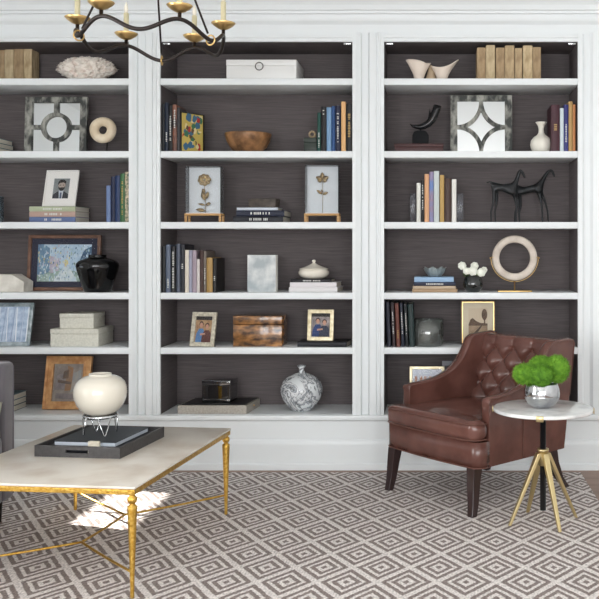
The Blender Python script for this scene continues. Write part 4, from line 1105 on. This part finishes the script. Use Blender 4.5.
z = flat_book('large black book at the bottom of the pair in the charcoal tray', 'books in the tray', bp.x, bp.y, bp.z, .30, .026, .34, (24,26,32), ta, pagecol=mat('blue_white_pages', C(196,204,214), .7))
bp = inwr(-tw/2+.004, .05+.31, 0)
z = flat_book('dark slate book on top of the pair in the charcoal tray', 'books in the tray', bp.x, bp.y, z, .265, .02, .31, (44,50,56), ta+PI, pagecol=mat('blue_white_pages', C(196,204,214), .7))
ztb = z
bp = inwr(-tw/2+.06, .022, .0072)
m = MB(); m.rbox(-.024, .024, -.006, .010, 0, .056, .004)
tag(m.build('place_card', mat('cream_shell', C(212,206,190), .5, col2=C(180,172,154), vscale=50), None, bp, (0,0,ta)), 'small cream shell block standing in the tray in front of the books', 'ornament')
# chrome stand
Y = 3.755; s = Y/F
st = thing('chrome_stand', 'small chrome ring stand with hairpin legs on the books in the tray', 'stand', (wx(100.3, Y), Y, ztb))
zr = wz(415.5, Y)-ztb; R = 16.6*s
m = MB(); n = 60
m.lathe([(R-.003, zr-.006), (R, zr-.006), (R, zr+.006), (R-.003, zr+.006), (R-.003, zr-.006)], n=60)
m.build('ring', chrome, st)
for k in range(4):
    a = 2*PI*k/4+.62; da = .30
    p = []
    for i in range(9):
        f = i/8; p.append((R*math.cos(a-da*(1-f)), R*math.sin(a-da*(1-f)), zr*(1-f)+.003)) 
    top1 = (R*math.cos(a-da*1.3), R*math.sin(a-da*1.3), zr); top2 = (R*math.cos(a+da*1.3), R*math.sin(a+da*1.3), zr)
    b1 = ((R-.003)*math.cos(a-.07), (R-.003)*math.sin(a-.07), .004); b0 = ((R-.002)*math.cos(a), (R-.002)*math.sin(a), .0022); b2 = ((R-.003)*math.cos(a+.07), (R-.003)*math.sin(a+.07), .004)
    MB().tube([top1, b1, b0, b2, top2], .0022, 8).build('hairpin_leg', chrome, st)
pr = [(0, 0), (R*.5, -.000), (R*.95, .0), (R*.99, .003), (R*.99, .006), (0, .006)]
MB().lathe([(0, zr+.0005), (R-.004, zr+.0005), (R-.004, zr+.004), (0, zr+.004)]).build('glass_plate', glassy('clear_glass'), st)
zv = ztb+zr+.0065
hv = wz(373.5, Y)-zv
pr = [(0,0),(.40,0),(.50,.012),(.68,.08),(.86,.23),(.97,.40),(1.0,.53),(.98,.66),(.90,.79),(.76,.88),(.58,.935),(.44,.955),(.415,.97),(.43,1.0),(.40,1.0),(.37,.97),(.37,.93),(.6,.84),(.85,.62),(.7,.25),(0,.05)]
Rv = 25.6*s
m = MB(); m.lathe([(r*Rv, h*hv) for r, h in pr], n=72)
tag(m.build('round_vase', mat('glossy_ivory_glaze', C(226,220,206), .12, coat=.6), None, (wx(100.3, Y), Y, zv)), 'large glossy ivory round vase on the chrome stand above the tray', 'vase')

# ------------------------------------------------------------ grey velvet sofa at left edge
velvet = mat('grey_velvet', C(86,82,87), .9, sheen=.4, col2=C(100,96,101), vscale=8)
so = thing('armchair', 'grey velvet armchair cut by the left picture edge, beside the gold coffee table', 'armchair', (-1.935, 4.055, 0))
zt_ = wz(362.3, 4.02)
MB().rbox(-.86, 0, -.098, 0, .10, zt_, .016, 4).build('arm', velvet, so)
MB().rbox(-.86, 0, -.84, -.742, .10, zt_, .016, 4).build('arm', velvet, so)
MB().rbox(-.86, -.70, -.740, -.100, .10, zt_, .02, 4).build('backrest', velvet, so)
MB().rbox(-.698, -.004, -.740, -.100, .10, .26, .012, 3).build('seat_base', velvet, so)
MB().rbox(-.698, .004, -.738, -.102, .262, .405, .03, 4).build('seat_cushion', velvet, so)
for a in ((-.05, -.05), (-.81, -.05), (-.05, -.79), (-.81, -.79)): MB().cyl(a[0], a[1], 0, .0995, .014, 12, .02).build('leg', iron, so)
MB().tube([(.0005, -.012, .12), (.0005, -.012, zt_-.02), (-.02, -.012, zt_-.0005), (-.84, -.012, zt_-.0005)], .004, 8).build('piping', velvet, so)
def pillowmesh(m, W, H, T, M):
    n = 20; top = []; bot = []
    for i in range(n+1):
        r0 = []; r1 = []
        for j in range(n+1):
            u = -1+2*i/n; v = -1+2*j/n
            k = (max(0, 1-u*u)*max(0, 1-v*v))**.45
            pin = 1-.06*(1-abs(u*v))*(abs(u)**4+abs(v)**4)
            x = u*W/2*(pin); z_ = v*H/2*pin
            r0.append(m.bm.verts.new(M @ Vector((x, T/2*k, z_)))); r1.append(m.bm.verts.new(M @ Vector((x, -T/2*k, z_))))
        top.append(r0); bot.append(r1)
    for i in range(n):
        for j in range(n):
            m._f([top[i][j], top[i+1][j], top[i+1][j+1], top[i][j+1]], True); m._f([bot[i][j], bot[i][j+1], bot[i+1][j+1], bot[i+1][j]], True)
    bmesh.ops.remove_doubles(m.bm, verts=list(m.bm.verts), dist=.0005)
m = MB(); pillowmesh(m, .34, .15, .07, Matrix.Rotation(-.12, 4, 'X'))
tag(m.build('throw_pillow', mat('oatmeal_linen', C(170,168,150), .9, col2=C(146,146,132), vscale=40), None, (-1.925-.165, 3.905, .405+.077)), 'small oatmeal linen pillow on the grey armchair seat at the left picture edge', 'pillow')

# ------------------------------------------------------------ leather armchair
ca = math.radians(-48)
O = Vector((-.041, 4.335, 0))
ch = thing('armchair', 'brown leather tufted wing armchair with dark wooden legs in front of the right bookcase', 'armchair', O, (0,0,ca))
leather = mat('brown_leather', C(86,54,47), .25, col2=C(106,70,62), vscale=7, detail=7, bump=.15, bscale=120, coat=.25)
pipe = mat('leather_welt', C(100,64,54), .4)
dwood = mat('espresso_wood', C(44,28,28), .3, coat=.3)
def hw(y, z, sx=1):
    f = min(max(y/.65, 0), 1); g = min(max((z-.25)/.5, 0), 1)
    return .334-.045*f*(1-g)-(.045 if sx < 0 else .0)*f*g-(.030 if sx < 0 else 0)
def smoothpath(P, n=6):
    out = []
    for i in range(len(P)-1):
        p0 = P[max(i-1, 0)]; p1 = P[i]; p2 = P[i+1]; p3 = P[min(i+2, len(P)-1)]
        for k in range(n):
            t_ = k/n
            out.append(tuple(.5*((2*p1[j])+(-p0[j]+p2[j])*t_+(2*p0[j]-5*p1[j]+4*p2[j]-p3[j])*t_*t_+(-p0[j]+3*p1[j]-3*p2[j]+p3[j])*t_**3) for j in range(len(p1))))
    out.append(tuple(P[-1])); return out
topc = smoothpath([(.096, .525), (.13, .529), (.20, .534), (.29, .550), (.37, .582), (.435, .635), (.475, .695), (.498, .738), (.525, .757)], 5)
prof = [(.080, .212), (.080, .505), (.085, .519)]+topc+[(.58, .762), (.66, .768), (.684, .764), (.694, .75), (.685, .48), (.668, .205)]
for sx in (-1, 1):
    m = MB(); bm = m.bm; n = len(prof); thk = .052
    secs = []
    for k, o_ in ((0, thk), (1, thk*.72), (2, .0)):
        pass
    cols = []
    offs = [(thk, .0), (thk*.85, .006), (thk*.5, .009), (thk*.15, .006), (0, 0)]
    cyy = sum(p_[0] for p_ in prof)/n; czz = sum(p_[1] for p_ in prof)/n
    # outward normals of the profile, for a softly padded edge
    nor = []
    for i in range(n):
        a = prof[i-1]; b = prof[(i+1) % n]; d = Vector((b[0]-a[0], b[1]-a[1])).normalized(); nor.append(Vector((-d.y, d.x)))
    area = sum(prof[i][0]*prof[(i+1) % n][1]-prof[(i+1) % n][0]*prof[i][1] for i in range(n))
    sgn = -1 if area > 0 else 1
    for (ox, bul) in offs:
        ring = []
        for i, (y, z_) in enumerate(prof):
            bb = bul if 1 < i < n-3 else 0
            yy = y+nor[i].x*bb*sgn; zz = z_+nor[i].y*bb*sgn
            ring.append(bm.verts.new((sx*(hw(y, z_, sx)-ox), yy, zz)))
        cols.append(ring)
    for A_, B_ in zip(cols, cols[1:]):
        for i in range(n): m._f([A_[i], A_[(i+1) % n], B_[(i+1) % n], B_[i]], True)
    m._f(cols[0]); m._f(cols[-1])
    o = m.build('arm', leather, ch)
    # welt along the outer edge
    path = [Vector((sx*(hw(y, z_, sx)+.0005), y, z_)) for (y, z_) in prof[1:-1]]
    MB().tube(path, .0035, 8).build('piping', pipe, o)
    if sx > 0:
        # vertical seam on the side panel
        MB().tube([(hw(.33, z_)+.0004, .33, z_) for z_ in (.215, .3, .4, .5, .575)], .0022, 6).build('seam', pipe, o)
# base / apron with rounded front corners
def outline(front, back, half, r=.05, bow=.012, n=8):
    P = []
    for k in range(n+1):
        a = PI+PI/2*k/n; P.append((-half+r+r*math.cos(a), front+r+r*math.sin(a)))
    for k in range(1, 8): f = k/8; P.append((-half+r+(2*half-2*r)*f, front-bow*math.sin(PI*f)))
    for k in range(n+1):
        a = -PI/2+PI/2*k/n; P.append((half-r+r*math.cos(a), front+r+r*math.sin(a)))
    P += [(half, .078), (half-.0555, .081), (.236, back), (-.236, back), (-half+.0905, .081), (-half+.0315, .078)]
    return P
m = MB(); po = outline(0, .60, .334); po = [(x*1.045 if x < 0 and y < .082 else x, y) for x, y in po]
m.loft([[(x, y, .212) for x, y in po], [(x, y, .27) for x, y in po], [(x, y, .334) for x, y in po]]); ap = m.build('apron', leather, ch)
for p_ in ap.data.polygons: p_.use_smooth = len(p_.vertices) == 4
fr = [p_ for p_ in po[:27]]
MB().tube([(x, y-.001, .214) for x, y in fr], .0035, 8).build('piping', pipe, ap)
# T-shaped seat cushion
def cushion():
    m = MB(); nu, nv = 56, 56; y0, y1 = -.022, .515; zm = .382; hz = .047
    def half(y): 
        if y < .060: return .335
        if y < .078: return .335-(.335-.276)*(y-.060)/.018
        return (.252)
    us = [-math.cos(PI*i/nu) for i in range(nu+1)]; vs_ = [.5-.5*math.cos(PI*j/nv) for j in range(nv+1)]
    T = []; B = []
    for v in vs_:
        r0 = []; r1 = []; y = y0+(y1-y0)*v
        for u in us:
            hx = half(y)
            # rounded front corners
            fr_ = max(0, 1-(y-y0)/.055); hx2 = hx-.055*(1-math.sqrt(max(0, 1-fr_*fr_)))
            x = u*hx2; bow = -.020*(1-u*u)*(1-v)**2
            d = min((1-abs(u))*hx2, (y-y0), (y1-y))
            k = math.sqrt(max(0, 1-(1-min(d/.038, 1))**2))
            cr = .026*max(0, 1-u*u)**.8*math.sin(PI*min(max(v, 0), 1))**.7
            wr = .0018*noise.noise(Vector((x*16, y*16, 1)))*k
            r0.append(m.bm.verts.new((x, y+bow, zm+hz*(.15+.85*k)+cr+wr))); r1.append(m.bm.verts.new((x, y+bow, zm-hz*(.15+.85*k)+.001)))
        T.append(r0); B.append(r1)
    for A_, fl in ((T, 0), (B, 1)):
        for j in range(nv):
            for i in range(nu):
                q_ = [A_[j][i], A_[j][i+1], A_[j+1][i+1], A_[j+1][i]]
                m._f(q_ if not fl else q_[::-1], True)
    for j in range(nv):
        m._f([T[j][0], T[j+1][0], B[j+1][0], B[j][0]], True); m._f([T[j][nu], B[j][nu], B[j+1][nu], T[j+1][nu]], True)
    for i in range(nu):
        m._f([T[0][i], B[0][i], B[0][i+1], T[0][i+1]], True); m._f([T[nv][i], T[nv][i+1], B[nv][i+1], B[nv][i]], True)
    o = m.build('seat_cushion', leather, ch)
    # welts follow the upper and lower front edge
    for zz, ins in ((.418, .010), (.345, .010)):
        P = []
        for j in range(40, -1, -1):
            y = y0+.001+(.060-y0)*j/40; fr_ = max(0, 1-(y-y0)/.055); hx2 = .335-.055*(1-math.sqrt(max(0, 1-fr_*fr_))); P.append((-hx2+.004, y, zz))
        for i in range(1, 24):
            u = -1+2*i/24; P.append((u*.280, y0-.020*(1-(u*.280/.335)**2)*.97+.003, zz))
        for j in range(41):
            y = y0+.001+(.060-y0)*j/40; fr_ = max(0, 1-(y-y0)/.055); hx2 = .335-.055*(1-math.sqrt(max(0, 1-fr_*fr_))); P.append((hx2-.004, y, zz))
        MB().tube(P, .0032, 8).build('piping', pipe, o)
cushion()
# tufted backrest
def backrest():
    m = MB(); nu, nv = 110, 120
    dx = .068; dz = .066; z0, z1 = .40, .735
    def front(x, z_): return .520+.10*(z_-.44)/.32-.02*(abs(x)/.25)**2*0
    def hb(x, z_):
        # diamond pillows with buttons where the creases cross
        zz = (z_-.435)/dz; xx_ = x/dx
        a = abs(math.sin(PI*(xx_+zz)/2)); b = abs(math.sin(PI*(xx_-zz)/2))
        fz = min(max((.715-z_)/.03, 0), 1)
        d = (a*b)**.42
        # top border: only vertical pleats between buttons
        pl = abs(math.sin(PI*(x/dx+((.699-.435)/dz))/2))**.5
        return .038*(d*fz+(1-fz)*(.72+.28*pl))
    T = []
    xs = [-.245+.525*i/nu for i in range(nu+1)]
    for j in range(nv+1):
        row = []
        if j <= 90:
            z_ = z0+(z1-z0)*j/90
            for x in xs: row.append(m.bm.verts.new((x, front(x, z_)-hb(x, z_)+.012, z_)))
        else:
            f = (j-90)/30; a = PI*f
            for x in xs:
                yf = front(x, z1)-hb(x, z1)+.012; yb = .690; c_ = (yf+yb)/2; r = (yb-yf)/2
                row.append(m.bm.verts.new((x, c_-r*math.cos(a), z1+.032*math.sin(a)**.8)))
        T.append(row)
    brow = [m.bm.verts.new((x*.97, .600, z0-.10)) for x in xs]; T.append(brow)
    b2 = [m.bm.verts.new((x*.97, .55, z0-.06)) for x in xs]; T.append(b2)
    T.append(T[0])
    for r0, r1 in zip(T, T[1:]):
        for i in range(nu): m._f([r0[i], r0[i+1], r1[i+1], r1[i]], True)
    m._f([r[0] for r in T[:-1]]); m._f([r[-1] for r in T[:-1]][::-1])
    o = m.build('backrest', leather, ch)
    k = 0
    for r in range(5):
        z_ = .435+r*dz
        off = 0 if r % 2 == 0 else 1
        for c_ in range(-4, 5):
            if (c_ % 2) != off: continue
            x = c_*dx
            if abs(x) > .235: continue
            y = front(x, z_)-hb(x, z_)+.012
            MB().sphere((x, y-.0015, z_), .0085, 10, 1, 1, .55).build('button', pipe, o)
backrest()
m = MB()
pb = [(.604, .2055), (.612, .2055), (.690, .735), (.676, .735)]
m.loft([[(-.262, .598, .2055), (.262, .598, .2055), (.262, .612, .2055), (-.262, .612, .2055)], [(-.262, .66, .70), (.262, .66, .70), (.262, .694, .74), (-.262, .694, .74)]], smooth=False)
m.build('back_panel', leather, ch)
# tapered legs
def leg(path, sizes):
    m = MB(); secs = []
    for (x, y, z_), sz in zip(path, sizes):
        h_ = sz/2; secs.append([(x-h_, y-h_, z_), (x+h_, y-h_, z_), (x+h_, y+h_, z_), (x-h_, y+h_, z_)])
    m.loft(secs, smooth=False); return m.build('leg', dwood, ch, bevel=.003)
for sx in (-1, 1):
    leg([(.322 if sx > 0 else -.286, -.024, 0), (.309 if sx > 0 else -.290, -.004, .06), (sx*.294, .012, .14), (sx*.290, .022, .2115)], [.033, .039, .047, .054])
    bx = .275 if sx > 0 else .245
    leg([(sx*bx, .695 if sx > 0 else .640, 0), (sx*(bx-.006), .645, .06), (sx*(bx-.014), .612, .14), (sx*(bx-.020), .600, .2045 if sx else 0)], [.032, .038, .046, .052])

# ------------------------------------------------------------ side table
SX, SY = .474, 4.008; ST = .517
t = thing('side_table', 'round marble topped side table with splayed brass legs in front of the armchair', 'side table', (SX, SY, 0))
marb = mat('white_marble', C(226,226,224), .15, col2=C(176,178,180), vscale=7, detail=9, coat=.3, lo=.5, hi=.72)
Rt = .2245
m = MB(); m.lathe([(0, ST-.016), (Rt-.004, ST-.016), (Rt-.001, ST-.015), (Rt, ST-.012), (Rt, ST-.004), (Rt-.002, ST-.001), (Rt-.005, ST), (0, ST)], n=96); m.build('table_top', marb, t)
brass = mat('satin_brass', C(206,188,142), .36, metal=1)
for a in (-PI/2-.18, -.12, PI/2-.18, PI-.12):
    M = Matrix.Rotation(a, 4, 'Z')
    MB().rbox(Rt+.0005, Rt+.004, -.016, .016, ST-.024, ST+.001, .001, 1, M).rbox(Rt-.03, Rt+.004, -.016, .016, ST-.0205, ST-.0165, .001, 1, M).build('edge_clip', brass, t)
MB().cyl(0, 0, ST-.028, ST-.0165, .05, 32).build('mount_plate', blackm, t)
MB().cyl(0, 0, .053, ST-.0282, .0135, 24).build('pole', mat('black_steel', C(20,20,22), .3), t)
MB().lathe([(.0145, .255), (.021, .255), (.022, .30), (.020, .316), (.026, .320), (.026, .331), (.0145, .331)], n=32).build('collar', brass, t)
for (px, py) in ((509.5, 525.7), (560, 532), (576.4, 517.6), (527.5, 512.3)):
    Yf = CH*F/(py-YH); fx = wx(px, Yf)-SX; fy = Yf-SY
    d = Vector((fx, fy, 0)); u = d.normalized(); v = Vector((-u.y, u.x, 0))
    secs = []
    for f, ww, tt in ((0, .0075, .005), (.03, .0085, .006), (.5, .0125, .008), (1, .0165, .0095)):
        c_ = d*(1-f)+u*.022*f+Vector((0, 0, .312*f+.000))
        secs.append([c_-v*ww-u*tt, c_+v*ww-u*tt, c_+v*ww*.8+u*tt, c_-v*ww*.8+u*tt])
    MB().loft(secs, smooth=False).build('leg', brass, t, bevel=.0015)
# silver bowl
t = thing('silver_bowl', 'mirrored silver glass bowl holding green flowers on the marble side table', 'bowl', (SX-.005+.0, SY, ST))
s = 4.0/F
pr = [(0,.0),(7,0),(9,.4),(14.5,4.5),(17.4,9.5),(18,14),(17.2,19),(15.6,23.6),(15.2,24.6),(14.6,24),(16.2,19),(16.8,14),(13,5),(0,2)]
mer = mat('mercury_glass', C(214,216,218), .1, metal=1, col2=C(170,172,176), vscale=12, bump=.25, bscale=18)
MB().lathe([(r*s, h*s) for r, h in pr], n=56).build('bowl_body', mer, t)
green = mat('fuzzy_green_bloom', C(76,124,22), .8, col2=C(112,160,44), vscale=40)
green_d = mat('fuzzy_green_bloom_b', C(64,110,18), .8, col2=C(98,148,38), vscale=40)
def fuzz(c, R, sz, label, seed):
    random.seed(seed); m = MB(); m.sphere((0, 0, 0), R*.84, 14, sz)
    N_ = 950; ga = PI*(3-5**.5)
    for i in range(N_):
        y_ = 1-2*(i+.5)/N_; r = math.sqrt(1-y_*y_); a = i*ga
        d = Vector((r*math.cos(a), r*math.sin(a), y_)); d += Vector([random.gauss(0, .09) for _ in range(3)]); d.normalize()
        lump = 1+.05*noise.noise(d*4+Vector((seed, 0, 0)))
        base = Vector((d.x, d.y, d.z*sz))*R*.80; tip = Vector((d.x, d.y, d.z*sz))*R*random.uniform(.95, 1.05)*lump+Vector([random.gauss(0, R*.03) for _ in range(3)])
        u = d.orthogonal().normalized(); v = d.cross(u); w = R*.032
        A_ = [m.bm.verts.new(base+u*w), m.bm.verts.new(base-u*w*.5+v*w*.8), m.bm.verts.new(base-u*w*.5-v*w*.8)]; T_ = m.bm.verts.new(tip)
        for k in range(3): m._f([A_[k], A_[(k+1) % 3], T_])
    o = m.build('green_bloom', [green if seed % 2 else green_d], None, c)
    tag(o, label, 'flower', 'fuzzy green blooms in the silver bowl')
Yc = SY
fuzz((wx(526, Yc), Yc-.01, wz(373.5, Yc)), 14.5*s, .82, 'fuzzy green bloom at the left end of the silver bowl', 3)
fuzz((wx(541, Yc-.05), Yc-.06, wz(374.5, Yc-.05)), 14*s, .9, 'fuzzy green bloom at the front middle of the silver bowl', 4)
fuzz((wx(556, Yc), Yc-.015, wz(368.5, Yc)), 14.5*s, 1.05, 'tall fuzzy green bloom at the right end of the silver bowl', 5)
fuzz((wx(541, Yc+.04), Yc+.05, wz(366, Yc+.04)), 13.5*s, .85, 'fuzzy green bloom at the back of the silver bowl', 7)

# ------------------------------------------------------------ chandelier
CX, CY, CR = -1.130, 3.50, .277
zhi, zlo = 2.083, 2.032
cd = thing('chandelier', 'dark iron wavy ring chandelier with gold cups and six candles near the ceiling', 'chandelier', (CX, CY, 0))
A0_ = math.radians(-51)
def ringpt(a):
    f = .5+.5*math.cos(6*(a-A0_)); return (CR*math.cos(a), CR*math.sin(a), zlo+(zhi-zlo)*f)
MB().tube([ringpt(2*PI*k/180) for k in range(180)], .0078, 12, True).build('ring', iron, cd)
cand = mat('candle_ivory', C(226,216,178), .5)
for k in range(6):
    a = A0_+PI/3*k; p = Vector(ringpt(a))
    MB().cyl(p.x, p.y, p.z+.004, p.z+.026, .007, 14).build('cup_stem', iron, cd)
    MB().lathe([(0,.022),(.008,.023),(.022,.029),(.038,.040),(.0475,.050),(.0465,.0515),(.036,.043),(.02,.033),(.008,.0305),(0,.0305)], p.x, p.y, p.z, 32).build('candle_cup', gold, cd)
    c_ = MB().cyl(p.x, p.y, p.z+.0315, p.z+.135, .0105, 20).build('candle_sleeve', cand, cd)
    MB().lathe([(0,.135),(.0065,.1352),(.009,.150),(.007,.165),(.002,.180),(0,.182)], p.x, p.y, p.z, 16).build('bulb', mat('bulb_glass', C(236,230,214), .15), c_)
ap_ = Vector((0, 0, 2.66))
for k in range(3):
    a = math.radians(-21+120*k); p = Vector(ringpt(a))
    d = (ap_-p).normalized(); q0 = p+d*.018
    MB().tube([q0+d*.012, ap_], .0042, 10).build('rod', iron, cd)
    # gold loop where the rod meets the ring
    tdir = Vector((-math.sin(a), math.cos(a), 0)); u = Vector((math.cos(a), math.sin(a), 0))
    MB().tube([p+(u*math.cos(b)+Vector((0, 0, 1))*math.sin(b))*.0185 for b in [2*PI*i/28 for i in range(28)]], .0032, 8, True).build('loop', gold, cd)
MB().cyl(0, 0, 2.65, 2.72, .016, 20).build('hub', iron, cd)
MB().cyl(0, 0, 2.72, ZC, .055, 32).build('ceiling_canopy', iron, cd)

# ------------------------------------------------------------ camera
cam = bpy.data.cameras.new('camera'); co = bpy.data.objects.new('camera', cam); COL.objects.link(co)
co.location = (0, 0, CH); co.rotation_euler = (PI/2, 0, 0)
cam.sensor_width = 36; cam.lens = F/599*36; cam.shift_x = -(XH-299.5)/599; cam.shift_y = -(299.5-YH)/599
cam.clip_start = .05
scene.camera = co

# ------------------------------------------------------------ daylight
LP, RP = 104, 82
w = bpy.data.worlds.new('daylight'); scene.world = w; w.use_nodes = True
w.node_tree.nodes['Background'].inputs[0].default_value = (.80, .90, 1, 1); w.node_tree.nodes['Background'].inputs[1].default_value = 3.0
def area(name, loc, rot, sx, sy, power, col):
    l = bpy.data.lights.new(name, 'AREA'); l.shape = 'RECTANGLE'; l.size = sx; l.size_y = sy; l.energy = power; l.color = col
    o = bpy.data.objects.new(name, l); COL.objects.link(o); o.location = loc; o.rotation_euler = rot; return o
for (a, b, c, d) in LW[:2]: area('window_daylight', (XL-.13, (a+b)/2, (c+d)/2), (0, -PI/2, 0), d-c, b-a, LP, (1, .985, .96))
for (a, b, c, d) in RW: area('window_daylight', ((a+b)/2, YR-.13, (c+d)/2), (PI/2, 0, 0), b-a, d-c, RP, (1, .99, .98))
# added narrow spot stands in for low sun, aimed through the small added opening
SD = Vector((.80, -.20, -.46)).normalized(); tgt = Vector((-1.52, 4.15, 0))
sp = bpy.data.lights.new('low_sun_spot', 'SPOT'); sp.energy = 30000; sp.spot_size = math.radians(9); sp.spot_blend = .2; sp.shadow_soft_size = .06; sp.color = (1, .95, .88)
so_ = bpy.data.objects.new('low_sun_spot', sp); COL.objects.link(so_); so_.location = tgt-SD*10; so_.rotation_euler = SD.to_track_quat('-Z', 'Y').to_euler()
vs = scene.view_settings
vs.view_transform = 'Standard'; vs.look = 'None'; vs.exposure = 0.0; vs.gamma = 1; vs.use_curve_mapping = False
